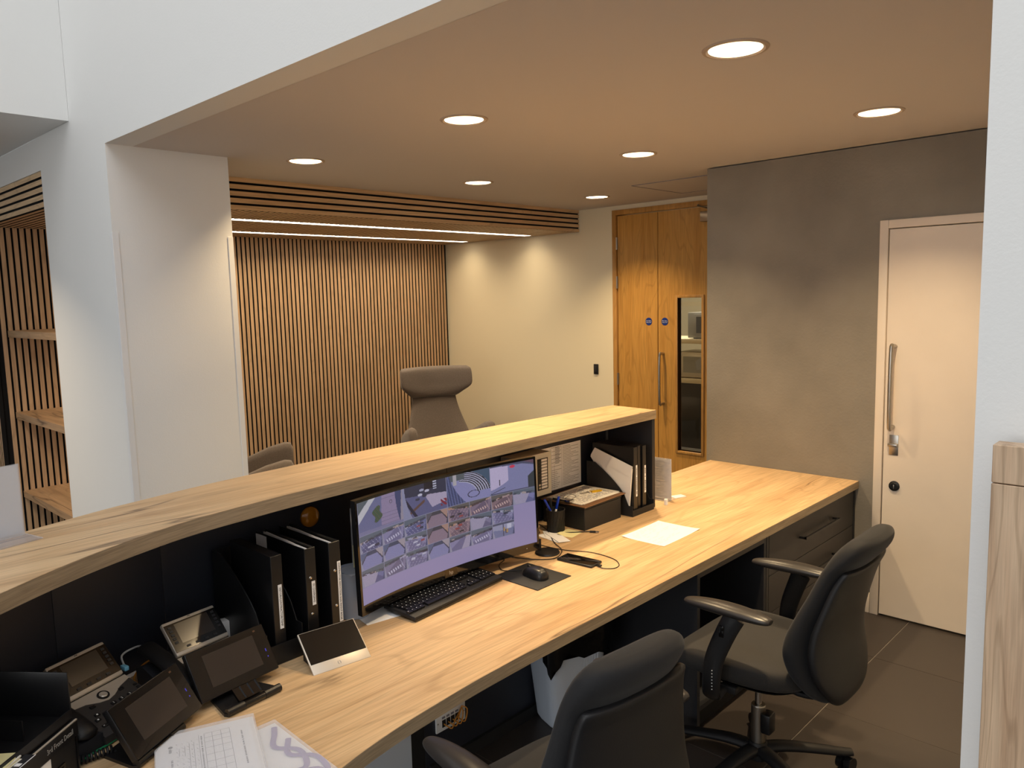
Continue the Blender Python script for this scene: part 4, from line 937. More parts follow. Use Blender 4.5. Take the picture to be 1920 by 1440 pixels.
# ---- wall of the counter: alarm box, posted sheet, amber lamp
al = thing('alarm_panel', 'grey and beige alarm box with rows of labelled buttons behind the monitor', 'alarm panel', (-2.3395, 2.475, 0.970), HP)
obj('housing', B(-0.115, 0.112, -0.088, 0, -0.094, 0.096, bev=0.004), 'beiged', al); obj('front_frame', B(-0.095, 0.114, -0.094, -0.0885, -0.096, 0.096, bev=0.002), 'beige', al)
obj('label_field', B(0.02, 0.090, -0.0955, -0.0942, -0.070, 0.072), 'blackm', al)
for k_ in range(10):
    obj('label_strip', B(0.045, 0.082, -0.0975, -0.0957, -0.064 + k_ * 0.0136, -0.054 + k_ * 0.0136), 'white', al)
    obj('button', B(0.026, 0.038, -0.0985, -0.0957, -0.063 + k_ * 0.0136, -0.055 + k_ * 0.0136, bev=0.001), 'blackm' if k_ > 1 else 'silver', al)
ps = thing('posted_sheet', 'printed sheet taped to the dark back panel beside the alarm box', 'paper', (-2.3375, 2.767, 0.951), HP)
obj('page', B(-0.148, 0.148, -0.0015, 0, -0.104, 0.104), 'paper', ps)
rw = MB()
def ln(x0, x1, z, h=0.0013): rw.quad((x0, -0.0019, z), (x1, -0.0019, z), (x1, -0.0019, z + h), (x0, -0.0019, z + h))
for i in range(26):
    z = 0.094 - i * 0.0074
    ln(0.010, 0.010 + (0.12 if i % 5 in (1, 3) else rnd.uniform(0.035, 0.115)), z)
for i in range(7): ln(-0.07, 0.0, 0.098 - i * 0.018)
for x in (-0.075, -0.052, 0.001): rw.quad((x, -0.0019, -0.10), (x + 0.0008, -0.0019, -0.10), (x + 0.0008, -0.0019, 0.099), (x, -0.0019, 0.099))
for i in range(9): ln(-0.072, rnd.uniform(-0.04, -0.01), -0.02 - i * 0.009)
obj('print', rw, 'ink', ps, smooth=0)
hb = MB()
for i in range(16): hb.quad((-0.046 + 0.002 * (i % 2), -0.0022, 0.02 + i * 0.005), (-0.016 + 0.004 * (i % 3), -0.0022, 0.02 + i * 0.005), (-0.016 + 0.004 * (i % 3), -0.0022, 0.0225 + i * 0.005), (-0.046 + 0.002 * (i % 2), -0.0022, 0.0225 + i * 0.005))
obj('handwriting', hb, 'inkl', ps, smooth=0)
am = thing('amber_lamp', 'round amber warning lens on the dark panel above the binders', 'lamp', (-2.336, 1.402, 1.018), HP)
obj('base', MB().lathe([(0, 0.003), (0.038, 0.003), (0.039, 0)], 32, mtx=Matrix.Rotation(HP, 4, 'X')), 'black', am); obj('lens', MB().lathe([(0, 0.022), (0.012, 0.021), (0.026, 0.017), (0.035, 0.009), (0.036, 0.003)], 32, mtx=Matrix.Rotation(HP, 4, 'X')), 'amber', am)
# frosted tub and clear sheet behind the monitor's left end
tb = thing('frosted_tub', 'pale frosted plastic tub between the binders and the monitor', 'tub', (-2.112, 1.418, DESK))
obj('tub', MB().lathe([(0, 0), (0.050, 0), (0.053, 0.004), (0.055, 0.158), (0.053, 0.158), (0.050, 0.01), (0, 0.008)], 36), 'milky', tb)
cs = thing('clear_sign_holder', 'clear plastic stand leaning behind the left end of the monitor', 'sign holder', (-2.08, 1.475, 0), HP)
obj('panel', B(-0.062, 0.075, 0.020, 0.0225, 0.8815, 1.085), 'film', cs)
obj('foot', MB().box(-0.105, 0.075, -0.035, 0.06, 0.8795, 0.8813), 'film', cs)
obj('tape', B(-0.060, -0.050, 0.017, 0.0195, 0.885, 0.96), 'sticky', cs)

# ---- small tablet with silver base
t1 = thing('meeting_tablet', 'small slanted touch panel with silver lower strip in front of the binders', 'touch panel', (-1.827, 1.18, DESK + 0.001), 1.419)
TT = tiltx(0, 0, 0.918)
def panel(x0, x1, z0, z1, y0, y1, T, bev=0.0): return MB().box(x0, x1, y0, y1, z0, z1, bev=bev, mtx=T)
obj('body', panel(-0.0895, 0.0895, 0, 0.137, 0, 0.007, TT, 0.0025), 'silver', t1); obj('screen', panel(-0.086, 0.086, 0.032, 0.1345, -0.0008, 0, TT), 'glassblk', t1)
text('maker_mark', '( )', 0.012, 'inkl', t1, TT @ Vector((-0.006, -0.0006, 0.016)), TT.to_3x3() @ basis((1, 0, 0), (0, 0, 1)))
obj('wedge', MB().prism_axis([(0.012, 0), (0.108, 0), (0.108, 0.07), (0.103, 0.074)], -0.075, 0.075, 0), 'blackm', t1)

# ---- door entry tablets on stands
def intercom(label, loc, rz, smudge, bx=0.0, by=0.0):
    t = thing('intercom_monitor', label, 'intercom', (loc[0], loc[1], DESK), rz, 'door entry screens')
    T_ = tiltx(0, 0.026, 0.568)
    bd_ = obj('housing', panel(-0.1175, 0.1175, 0, 0.132, 0.0, 0.018, T_, 0.0025), 'black', t); obj('front_glass', panel(-0.116, 0.116, 0.0015, 0.1305, -0.0015, 0, T_, 0), 'glassblk', t)
    obj('display', panel(-0.077, 0.077, 0.026, 0.112, -0.0021, -0.0015, T_), 'lcd', t)
    obj('camera_dot', panel(0.082, 0.089, 0.118, 0.1225, -0.0022, -0.0015, T_), 'redled', t)
    obj('touch_mark', panel(0.0975, 0.100, 0.056, 0.064, -0.0022, -0.0015, T_), 'led', t); obj('touch_mark', panel(0.0975, 0.100, 0.040, 0.0435, -0.0022, -0.0015, T_), 'led', t)
    st = MB().prism([(-0.080, -0.050), (0.080, -0.050), (0.084, -0.040), (0.060, 0.06), (-0.060, 0.06), (-0.084, -0.040)], 0.0, 0.008)
    obj('stand_base', st, 'black', t, loc=(bx, by, 0))
    for za, zb in ((-0.080, -0.031), (0.031, 0.080)): obj('base_roll', MB().cyl((0, 0), 0.0105, za, zb, 20, mtx=Matrix.Translation((0, -0.048, 0.0105)) @ Matrix.Rotation(HP, 4, 'Y')), 'black', t, loc=(bx, by, 0))
    obj('hinge_barrel', MB().cyl((0, 0), 0.0095, -0.030, 0.030, 20, mtx=Matrix.Translation((0, -0.048, 0.0100)) @ Matrix.Rotation(HP, 4, 'Y')), 'gloss', t, loc=(bx, by, 0))
    br = MB().box(-0.036, 0.036, -0.002, 0.002, 0, 0.040)
    for x in (-0.036, -0.013, 0.010, 0.033): br.box(x, x + 0.003, -0.0055, -0.002, 0, 0.040)
    br.box(-0.036, 0.036, -0.0055, -0.002, 0, 0.003)
    o = obj('bracket', br, 'gloss', t, loc=(bx, by - 0.034, 0.014), rot=(-0.95, 0, 0))
    return t
intercom('black door entry screen on a hinged stand, right one of two', (-1.900, 0.911), 1.692, True, -0.012, -0.020)
intercom('black door entry screen turned towards the desk edge, left one of two', (-1.815, 0.687), 2.092, False, -0.03, 0.058)

# ---- desk telephones
def desk_phone(label, loc, rz):
    t = thing('desk_telephone', label, 'telephone', (loc[0], loc[1], DESK), rz, 'desk telephones')
    obj('body', MB().prism_axis([(-0.155, 0.004), (0.050, 0.004), (0.062, 0.05), (0.055, 0.072), (-0.008, 0.072), (-0.155, 0.026)], -0.092, 0.088, 0), 'drawer', t, smooth=20)
    obj('cradle', MB().prism_axis([(-0.150, 0.004), (0.055, 0.004), (0.062, 0.060), (0.03, 0.072), (-0.03, 0.052), (-0.10, 0.036), (-0.150, 0.040)], -0.158, -0.0935, 0), 'carcass', t, smooth=20)
    T_ = tiltx(-0.018, 0.0815, 0.745)
    sm = obj('display_module', panel(-0.082, 0.082, 0, 0.104, 0, 0.016, T_, 0.004), 'silver', t, label='silver framed display module')
    obj('display_glass', panel(-0.080, 0.080, 0.010, 0.0945, -0.0012, 0, T_), 'glassblk', sm); obj('lcd', panel(-0.052, 0.052, 0.030, 0.090, -0.0018, -0.0012, T_), 'lcd', sm)
    for k_ in range(5):
        for sx in (-0.067, 0.067): obj('line_key', panel(sx - 0.0045, sx + 0.0045, 0.034 + k_ * 0.0115, 0.041 + k_ * 0.0115, -0.003, -0.0012, T_), 'carcass', sm)
    for k_ in range(4): obj('soft_key', panel(-0.045 + k_ * 0.028, -0.034 + k_ * 0.028, 0.0145, 0.0205, -0.003, -0.0012, T_), 'carcass', sm)
    lg_ = MB()
    for k_, hh in enumerate((0.0012, 0.0022, 0.003, 0.0022, 0.0012, 0.0022, 0.003, 0.0022, 0.0012)): lg_.box(-0.0045 + k_ * 0.00105, -0.0040 + k_ * 0.00105, -0.0006, 0.0, 0.0985, 0.0985 + hh, mtx=T_)
    obj('maker_mark', lg_, 'ink', sm, smooth=0)
    a = math.atan2(0.046, 0.147)
    KP = Matrix.Translation((0, -0.155, 0.026)) @ Matrix.Rotation(a, 4, 'X')   # local: y up the keypad slope, z out
    obj('silver_band', MB().prism([(-0.092, 0.128), (-0.05, 0.122), (-0.022, 0.106), (0, 0.100), (0.022, 0.106), (0.05, 0.122), (0.088, 0.134), (0.088, 0.151), (-0.092, 0.151)], 0.0002, 0.0016, mtx=KP), 'silver', t)
    obj('navigation_ring', MB().lathe([(0, 0.0045), (0.0145, 0.0045), (0.0155, 0.001)], 28, mtx=KP @ Matrix.Translation((0, 0.122, 0))), 'black', t); obj('navigation_button', MB().lathe([(0, 0.0062), (0.008, 0.0066), (0.0105, 0.0045)], 28, mtx=KP @ Matrix.Translation((0, 0.122, 0))), 'silver', t)
    kb_ = MB(); names_ = []
    def kk(x, y, w_=0.0065, h=0.0048):
        obj('button', MB().box(x - w_, x + w_, y - h, y + h, 0.0005, 0.0035, bev=0.0012, mtx=KP), 'black', t)
    kk(-0.045, 0.104); kk(0.045, 0.112)
    for r_ in range(4):
        for c_ in range(3):
            x, y = -0.002 + c_ * 0.024, 0.082 - r_ * 0.0175; kk(x, y)
            p = KP @ Vector((x, y, 0.0037)); text('digit', '123456789*0#'[r_ * 3 + c_], 0.0085, 'label', t, p, (a, 0, 0))
    kk(-0.056, 0.074); kk(-0.038, 0.066); kk(-0.066, 0.058)
    for (x, y) in ((-0.056, 0.074), (-0.038, 0.066), (-0.066, 0.058)): obj('symbol', MB().box(x - 0.002, x + 0.002, y - 0.002, y + 0.002, 0.0034, 0.0038, mtx=KP), 'label', t)
    obj('volume_rocker', MB().box(-0.074, -0.038, 0.028, 0.037, 0.0005, 0.0035, bev=0.0012, mtx=KP), 'black', t)
    for x in (-0.070, -0.042): obj('symbol', MB().box(x - 0.0015, x + 0.0015, 0.0318, 0.0332, 0.0034, 0.0038, mtx=KP), 'label', t)
    for y in (0.102, 0.090, 0.078): kk(0.079, y - 0.0, 0.005, 0.0035)
    hs = MB().tube([Vector((-0.126, y, z)) for y, z in ((-0.150, 0.044), (-0.138, 0.052), (-0.10, 0.070), (-0.04, 0.088), (0.02, 0.102), (0.055, 0.108), (0.072, 0.096))], lambda s_: 0.004 + 0.010 * min(1, 5 * s_, 6 * (1 - s_)) , 20, 4, rx=lambda s_: 0.010 + 0.016 * min(1, 8 * s_, 8 * (1 - s_)))
    obj('handset', hs, 'shell', t, smooth=60)
    return t
desk_phone('desk telephone with silver framed display, left one beside the letter trays', (-2.089, 0.602), 1.93)
desk_phone('desk telephone with brightly reflecting display, right one by the binders', (-2.113, 0.897), 1.731)

# cables behind the phones
cord('network_cable', ((-1.86, 0.47, 0.724), (-1.90, 0.53, 0.725), (-1.915, 0.575, 0.725), (-1.94, 0.625, 0.726), (-2.0, 0.70, 0.725), (-2.10, 0.745, 0.725), (-2.17, 0.77, 0.728), (-2.23, 0.80, 0.73)), 0.0028, 'green', 'green network cable curving round the left telephone', 8)
cord('network_cable', ((-2.12, 0.715, 0.724), (-2.17, 0.742, 0.728), (-2.20, 0.775, 0.745), (-2.235, 0.80, 0.74)), 0.0028, 'orange', 'yellow network cable lying between the two telephones', 8)
cord('network_cable', ((-2.11, 0.735, 0.724), (-2.18, 0.735, 0.735), (-2.215, 0.77, 0.75), (-2.245, 0.82, 0.75)), 0.0026, 'orange', 'second yellow network cable between the two telephones', 8)
cord('network_cable', ((-2.14, 0.70, 0.80), (-2.20, 0.715, 0.805), (-2.225, 0.75, 0.805), (-2.25, 0.79, 0.79), (-2.255, 0.83, 0.74)), 0.0027, 'greycord', 'pale grey cable with blue plug behind the left telephone', 8)
o = obj('cable_plug', B(-0.006, 0.006, -0.012, 0.012, -0.006, 0.006, bev=0.002), 'aqua', loc=(-2.13, 0.697, 0.801), rot=(0, 0, R(100))); tag(o, 'pale blue cable plug at the corner of the left telephone', 'plug')
hx = [Vector((-1.885 + 0.012 * s_ + 0.0, 0.475 + 0.10 * s_, 0.732)) + Vector((0.35, -0.1, 0)) * 0.0 + Vector((0.008 * math.cos(s_ * 75), 0, 0.008 * math.sin(s_ * 75))) for s_ in [k_ / 160 for k_ in range(161)]]
tag(obj('coiled_cord', MB().tube(hx, 0.0030, 6), 'cord'), 'coiled black handset cord on the desk by the letter trays', 'cord')
wb = thing('white_adapter', 'small white adapter block standing behind the right telephone', 'adapter', (-2.222, 1.020, DESK), R(75))
obj('block', MB().box(-0.026, 0.026, -0.016, 0.016, 0.03, 0.082, bev=0.003), 'white', wb); obj('stand', B(-0.014, 0.014, -0.012, 0.012, 0, 0.03), 'milky', wb); obj('window', B(-0.027, -0.0255, -0.009, 0.009, 0.05, 0.066), 'aqua', wb)

# ---- letter trays at the lower left
lt = thing('desk_organiser', 'black drawer organiser with lettered front edge at the lower left', 'organiser', (-1.772, 0.402, DESK), 2.24)
obj('case', MB().box(-0.122, 0.122, 0.004, 0.30, 0.122, 0.128).box(-0.122, -0.118, 0.004, 0.30, 0, 0.122).box(0.118, 0.122, 0.004, 0.30, 0, 0.122).box(-0.118, 0.118, 0.296, 0.30, 0, 0.122).box(-0.118, 0.118, 0.004, 0.296, 0, 0.004), 'black', lt)
obj('front_edge', B(-0.122, 0.122, 0.0, 0.004, 0.094, 0.128, bev=0.001, seg=1), 'black', lt); obj('bright_trim', B(-0.122, 0.122, 0.001, 0.005, 0.1282, 0.1300), 'silver', lt)
text('edge_lettering', '3rd Front Detail', 0.017, 'beiged', lt, (0.062, -0.0004, 0.110), (HP, 0, 0), sx=0.75)
dr = obj('drawer', MB().box(-0.116, 0.116, 0.006, 0.012, 0.008, 0.090, bev=0.001).box(-0.116, 0.116, 0.012, 0.28, 0.008, 0.012), 'blackm', lt)
obj('drawer_label', B(-0.10, 0.035, 0.0046, 0.006, 0.066, 0.088), 'label', dr); text('label_print', 'IN / OUT', 0.018, 'blackink', dr, (-0.07, 0.0042, 0.077), (HP, 0, 0))
obj('label_frame', MB().box(0.03, 0.075, 0.002, 0.006, 0.030, 0.056).box(0.036, 0.069, 0.0005, 0.002, 0.036, 0.050), 'gloss', dr)
tr_ = thing('letter_tray', 'black letter tray with high sides on top of the drawer organiser', 'tray', (-1.772, 0.402, DESK + 0.131), 2.24)
obj('base', B(-0.122, 0.122, 0.012, 0.30, 0, 0.004), 'black', tr_); 
obj('side', B(0.118, 0.122, 0.012, 0.30, 0.004, 0.108, bev=0.001), 'black', tr_); obj('side', B(-0.122, -0.118, 0.012, 0.30, 0.004, 0.108, bev=0.001), 'black', tr_)
obj('back', B(-0.118, 0.118, 0.296, 0.30, 0.004, 0.108), 'black', tr_); obj('divider', B(0.02, 0.023, 0.05, 0.29, 0.004, 0.05), 'black', tr_); obj('front_lip', B(-0.118, 0.118, 0.012, 0.015, 0.004, 0.022), 'black', tr_)
o = thing('note_pad', 'stack of yellow notes inside the black letter tray', 'notes', (-1.735, 0.335, DESK + 0.1352), 2.24)
for k_ in range(4): obj('note', B(-0.036, 0.036, -0.034, 0.036, 0.003 * k_, 0.003 * k_ + 0.0026), 'sticky' if k_ % 2 else 'paperw', o, rot=(0, 0, R((-4, 5, 1, 9)[k_])), loc=(0, 0.03, 0))
o = thing('pass_card', 'dark pass card with white drawing before the yellow notes', 'card', (-1.722, 0.352, DESK + 0.1352), 2.24)
obj('card', B(-0.03, 0.045, -0.004, 0.022, 0.0002, 0.0016), 'carcass', o); obj('picture', MB().box(-0.022, -0.002, 0.0, 0.016, 0.0017, 0.002).box(0.004, 0.014, 0.002, 0.014, 0.0017, 0.002).box(-0.03, 0.045, -0.004, -0.002, 0.0017, 0.002), 'paper', o)

# ---- document wallets at the lower edge of the picture
w2 = sheet('document_wallet', 0.225, 0.305, (-1.555, 0.775, DESK + 0.0006), R(88), 'paper', 'clear document wallet with purple ribbons sticking out underneath the form', 'wallet', 0.0, 6)
obj('plastic_cover', B(-0.116, 0.116, -0.158, 0.158, 0.0065, 0.0068), 'film', w2)
for k_, pts in enumerate((((0.02, -0.13), (0.06, -0.10), (0.10, -0.12), (0.11, -0.05), (0.07, 0.0), (0.10, 0.06)), ((0.03, -0.06), (0.075, -0.07), (0.095, 0.0), (0.06, 0.05), (0.085, 0.10), (0.10, 0.13)), ((0.05, -0.12), (0.08, -0.14), (0.09, -0.10), (0.06, -0.08)))):
    obj('ribbon', MB().tube([Vector((a_, b_, 0.0032)) for a_, b_ in pts], 0.0014, 8, 5, rx=0.007), 'purple', w2)
w1 = sheet('form_wallet', 0.222, 0.305, (-1.660, 0.706, DESK + 0.0085), 1.197, 'paper', 'handwritten form in a plastic wallet at the bottom edge of the picture', 'wallet', 0.0, 6)
for k_ in range(3): obj('page', B(-0.108, 0.100, -0.148, 0.145, 0.0012 + 0.0013 * k_, 0.0022 + 0.0013 * k_), 'paper', w1, loc=(-0.004 + 0.003 * k_, 0, 0))
obj('plastic_cover', B(-0.114, 0.114, -0.156, 0.156, 0.0066, 0.0069), 'film', w1)
fm = MB(); zf = 0.0054
def hl(x0, x1, y, h=0.0009): fm.quad((x0, y, zf), (x1, y, zf), (x1, y + h, zf), (x0, y + h, zf))
def vl(x, y0, y1, h=0.0009): fm.quad((x, y0, zf), (x + h, y0, zf), (x + h, y1, zf), (x, y1, zf))
# the table: text reads along local -y
for y in (0.115, 0.095, 0.075, 0.048, 0.018, -0.012, -0.04, -0.07, -0.10, -0.13): hl(-0.005, 0.052, y) 
for x in (-0.018, -0.006, 0.012, 0.032, 0.052): vl(x, -0.14, 0.115)
for x, y0, y1 in ((-0.062, 0.04, 0.075), (-0.050, 0.035, 0.08), (-0.040, -0.12, 0.09), (-0.030, -0.12, 0.09)): vl(x, y0, y1)
obj('table_lines', fm, 'inkl', w1, smooth=0)
fm = MB()
for k_ in range(46):
    x = (-0.068, -0.056, -0.045, -0.035, -0.024)[k_ % 5]; y = 0.10 - (k_ // 5) * 0.018 - rnd.uniform(0, 0.006); l_ = rnd.uniform(0.003, 0.009)
    a_ = rnd.uniform(-0.3, 0.3); fm.quad((x, y, zf), (x + 0.0008, y, zf), (x + 0.0008 + l_ * a_ + 0.003, y - l_, zf), (x + l_ * a_ + 0.003, y - l_, zf))
obj('handwriting', fm, 'ink', w1, smooth=0)
def ft(body, size, x, y): text('form_print', body, size, 'ink', w1, (x, y, zf), basis((0, -1, 0), (1, 0, 0)), 'LEFT')
ft('site', 0.012, -0.080, 0.080)
tk = MB()
for x, y0, h_ in ((0.076, 0.09, 0.0035), (-0.0135, 0.108, 0.003), (-0.080, 0.03, 0.0045)):
    y = y0
    while y > y0 - 0.15:
        l_ = rnd.uniform(0.002, 0.008); tk.quad((x, y, zf), (x + h_, y, zf), (x + h_, y - l_, zf), (x, y - l_, zf)); y -= l_ + rnd.choice((0.0015, 0.0015, 0.004))
obj('form_print', tk, 'inkl', w1, smooth=0)
fm = MB().cyl((-0.080, 0.088), 0.005, zf - 0.0002, zf, 16); obj('form_mark', fm, 'ink', w1)

# ---- sign on the ledge at the far left
sg_ = thing('ledge_sign', 'white sheet in a clear acrylic stand on the left of the raised ledge', 'sign holder', (-2.178, 0.400, LEDGE), 1.80)
obj('sheet', B(-0.118, 0.116, -0.001, 0.0005, 0.004, 0.178), 'paper', sg_); obj('acrylic', B(-0.12, 0.118, -0.004, -0.0015, 0.0, 0.181), 'film', sg_); obj('foot', B(-0.12, 0.118, -0.085, -0.0045, 0, 0.003), 'film', sg_)

# ================================================================== UNDER THE DESK
bn = thing('waste_bin', 'pale blue grey waste bin lined with a black bag under the desk', 'bin', (-1.985, 2.36, 0.0), R(72))
rings_ = []
for z, a_, b_ in ((0.002, 0.105, 0.075), (0.02, 0.115, 0.085), (0.36, 0.148, 0.116), (0.50, 0.156, 0.124)):
    rings_.append([Vector((p.y, p.x, z)) for p in ring(0, 0, 0, a_, b_, 40, 0.42)])
obj('body', MB().loft(rings_), 'bin', bn, smooth=40)
for k_ in range(6):
    x = 0.02 + k_ * 0.014
    obj('rib', MB().tube([Vector((x * 0.85, -0.086, 0.03)), Vector((x, -0.1215, 0.45))], 0.0026, 6), 'bin', bn)
rings_ = []; rb = random.Random(5)
for k_, (z, s_) in enumerate(((0.33, 1.05), (0.36, 1.07), (0.40, 1.08), (0.44, 1.08), (0.48, 1.08), (0.505, 1.06), (0.52, 0.98), (0.50, 0.9), (0.44, 0.86))):
    q = ring(0, 0, 0, 0.158 * s_, 0.127 * s_, 48, 0.42)
    rings_.append([Vector((p.y * (1 + rb.uniform(-0.02, 0.03)), p.x * (1 + rb.uniform(-0.02, 0.03)), z + (0.045 * math.sin(i * 0.55) * (k_ < 2) - 0.05 * (k_ == 0) * (i % 9 < 4)) + rb.uniform(-0.004, 0.004))) for i, p in enumerate(q)])
obj('bin_bag', MB().loft(rings_), 'bag', bn, smooth=25)
so = thing('cable_outlet', 'white outlet plate with orange cables on the panel under the desk', 'outlet', (-2.0995, 1.808, 0.193), HP)
obj('plate', B(-0.073, 0.073, -0.008, 0, -0.036, 0.036, bev=0.002), 'white', so)
for k_ in range(4):
    obj('port', B(-0.045 + k_ * 0.022, -0.028 + k_ * 0.022, -0.0095, -0.008, -0.022, 0.006), 'blackm', so)
    x = -0.0365 + k_ * 0.022
    obj('orange_cable', MB().tube([Vector((x, -0.008, -0.01)), Vector((x, -0.03, -0.012)), Vector((x + 0.012, -0.04, -0.02)), Vector((x + 0.03, -0.034, -0.005 + 0.008 * k_)), Vector((0.05, -0.012, 0.02 + 0.002 * k_))], 0.0025, 6, 3), 'orange', so)
    obj('port_label', B(-0.045 + k_ * 0.022, -0.030 + k_ * 0.022, -0.0086, -0.008, 0.011, 0.019), 'inkl', so)
obj('screw', MB().lathe([(0, 0.001), (0.003, 0.001), (0.003, 0)], 10, mtx=Matrix.Translation((-0.065, -0.008, 0)) @ Matrix.Rotation(HP, 4, 'X')), 'steel', so); obj('screw', MB().lathe([(0, 0.001), (0.003, 0.001), (0.003, 0)], 10, mtx=Matrix.Translation((0.066, -0.008, 0)) @ Matrix.Rotation(HP, 4, 'X')), 'steel', so)

# ================================================================== OFFICE CHAIRS
def office_chair(label, loc, rz, up=0.0, wide=0.262, dback=0.0):
    rc = lambda z: up * (z - 0.40) / 0.57 + dback
    """local +x is the way the sitter faces"""
    t = thing('office_chair', label, 'office chair', loc, rz, 'black office chairs at the desk')
    # star base
    hub = MB().lathe([(0.0, 0.06), (0.035, 0.06), (0.040, 0.10), (0.030, 0.125), (0.0, 0.125)], 28)
    base = obj('star_base', hub, 'shell', t)
    for k_ in range(5):
        a = R(72 * k_ + 8); d = Vector((math.cos(a), math.sin(a), 0))
        arm = MB().tube([d * 0.02 + Vector((0, 0, 0.098)), d * 0.10 + Vector((0, 0, 0.100)), d * 0.20 + Vector((0, 0, 0.088)), d * 0.30 + Vector((0, 0, 0.072)), d * 0.345 + Vector((0, 0, 0.068))], lambda s_: 0.020 - 0.008 * s_, 12, 3, rx=lambda s_: 0.032 - 0.012 * s_)
        obj('spoke', arm, 'shell', base, smooth=50)
        c = d * 0.325; w_ = MB(); cm_ = Matrix.Translation((c.x, c.y, 0.0275)) @ Matrix.Rotation(a + 0.6, 4, 'Z') @ Matrix.Rotation(HP, 4, 'X')
        w_.cyl((0, 0), 0.0273, -0.027, -0.006, 20, mtx=cm_).cyl((0, 0), 0.0273, 0.006, 0.027, 20, mtx=cm_).cyl((0, 0), 0.010, -0.006, 0.006, 12, mtx=cm_).cyl((c.x, c.y), 0.006, 0.028, 0.06, 8)
        obj('castor', w_, 'black', base)
    obj('gas_lift', MB().cyl((0, 0), 0.0255, 0.115, 0.262, 28).lathe([(0.0255, 0.262), (0.024, 0.266), (0.014, 0.266)], 28), 'steel', t)
    obj('piston', MB().cyl((0, 0), 0.0125, 0.262, 0.40, 20), 'chrome', t)
    obj('lift_clamp', MB().box(-0.055, -0.020, -0.025, 0.025, 0.17, 0.245, bev=0.006), 'black', t)
    # mechanism
    obj('mechanism', MB().box(-0.10, 0.12, -0.075, 0.075, 0.352, 0.402, bev=0.012).box(-0.15, -0.06, -0.05, 0.05, 0.36, 0.395, bev=0.006).box(-0.03, 0.03, -0.235, 0.235, 0.366, 0.392, bev=0.006), 'blackm', t)
    obj('tilt_arm', MB().tube([Vector((-0.08, 0.05, 0.375)), Vector((-0.17, 0.05, 0.352)), Vector((-0.26, 0.045, 0.375)), Vector((-0.305, 0.04, 0.46))], 0.012, 10, 4, rx=0.014).tube([Vector((-0.08, -0.05, 0.375)), Vector((-0.17, -0.05, 0.352)), Vector((-0.26, -0.045, 0.375)), Vector((-0.305, -0.04, 0.46))], 0.012, 10, 4, rx=0.014), 'black', t)
    obj('adjuster_lever', MB().tube([Vector((0.05, 0.06, 0.375)), Vector((0.06, 0.16, 0.372)), Vector((0.055, 0.225, 0.372))], 0.006, 8, 3).tube([Vector((0.055, 0.20, 0.372)), Vector((0.05, 0.25, 0.370)), Vector((0.04, 0.27, 0.36))], 0.010, 10, 3, rx=0.020), 'arm', t)
    kn = MB().lathe([(0, -0.028), (0.014, -0.025), (0.026, -0.010), (0.028, 0.0), (0.026, 0.010), (0.014, 0.025), (0, 0.028)], 24, mtx=Matrix.Translation((-0.02, -0.272, 0.36)) @ Matrix.Rotation(HP, 4, 'X'))
    kn.cyl((0, 0), 0.007, 0.0, 0.06, 10, mtx=Matrix.Translation((-0.02, -0.262, 0.36)) @ Matrix.Rotation(-HP, 4, 'X'))
    obj('tension_knob', kn, 'chrome', t, smooth=60)
    # seat
    rg = []
    for z, s_ in dense([(0.398, 0.90), (0.402, 0.965), (0.418, 1.0), (0.445, 1.0), (0.462, 0.975), (0.471, 0.90), (0.474, 0.70), (0.470, 0.40), (0.469, 0.1)], 3):
        rr_ = ring(0.015, 0, z, 0.250 * s_, 0.248 * s_, 48, 0.62)
        rg.append([Vector((p.x, p.y * (1 + 0.05 * (p.x / 0.25)), p.z - 0.035 * max(0, (p.x - 0.13) / 0.13) ** 2 + 0.012 * (abs(p.y) / 0.25) ** 2)) for p in rr_])
    obj('seat', MB().loft(rg), 'seatf', t, smooth=60)
    obj('seat_pan', MB().loft([ring(0.01, 0, z, a_, b_, 40, 0.6) for z, a_, b_ in ((0.388, 0.19, 0.19), (0.392, 0.215, 0.215), (0.400, 0.225, 0.225))]), 'shell', t, smooth=40)
    # backrest: cushion (front) and plastic shell (rear)
    prof = [(0.40, -0.285, 0.07, 0.012), (0.41, -0.285, 0.12, 0.026), (0.45, -0.275, 0.178, 0.036), (0.51, -0.25, 0.214, 0.046), (0.58, -0.235, 0.228, 0.052), (0.64, -0.240, 0.224, 0.05), (0.71, -0.262, 0.212, 0.044), (0.78, -0.29, 0.199, 0.04), (0.85, -0.318, 0.187, 0.04), (0.89, -0.342, 0.181, 0.047), (0.92, -0.362, 0.173, 0.052), (0.945, -0.377, 0.162, 0.048), (0.965, -0.386, 0.140, 0.036), (0.977, -0.390, 0.095, 0.016)]
    obj('backrest_cushion', MB().loft([ring(x + rc(z), 0, z + 0.01, w_, th, 40, 0.72, 0.035) for z, x, w_, th in dense(prof)]), 'fabric', t, smooth=60)
    sh = [(0.395, -0.31, 0.06, 0.008), (0.41, -0.318, 0.11, 0.018), (0.45, -0.322, 0.157, 0.022), (0.51, -0.312, 0.200, 0.024), (0.58, -0.30, 0.214, 0.024), (0.66, -0.304, 0.209, 0.022), (0.76, -0.33, 0.193, 0.02), (0.83, -0.352, 0.181, 0.02), (0.87, -0.372, 0.172, 0.018), (0.878, -0.376, 0.162, 0.01)]
    obj('back_shell', MB().loft([ring(x + rc(z), 0, z + 0.01, w_, th, 40, 0.5, 0.035) for z, x, w_, th in dense(sh)]), 'shell', t, smooth=50)
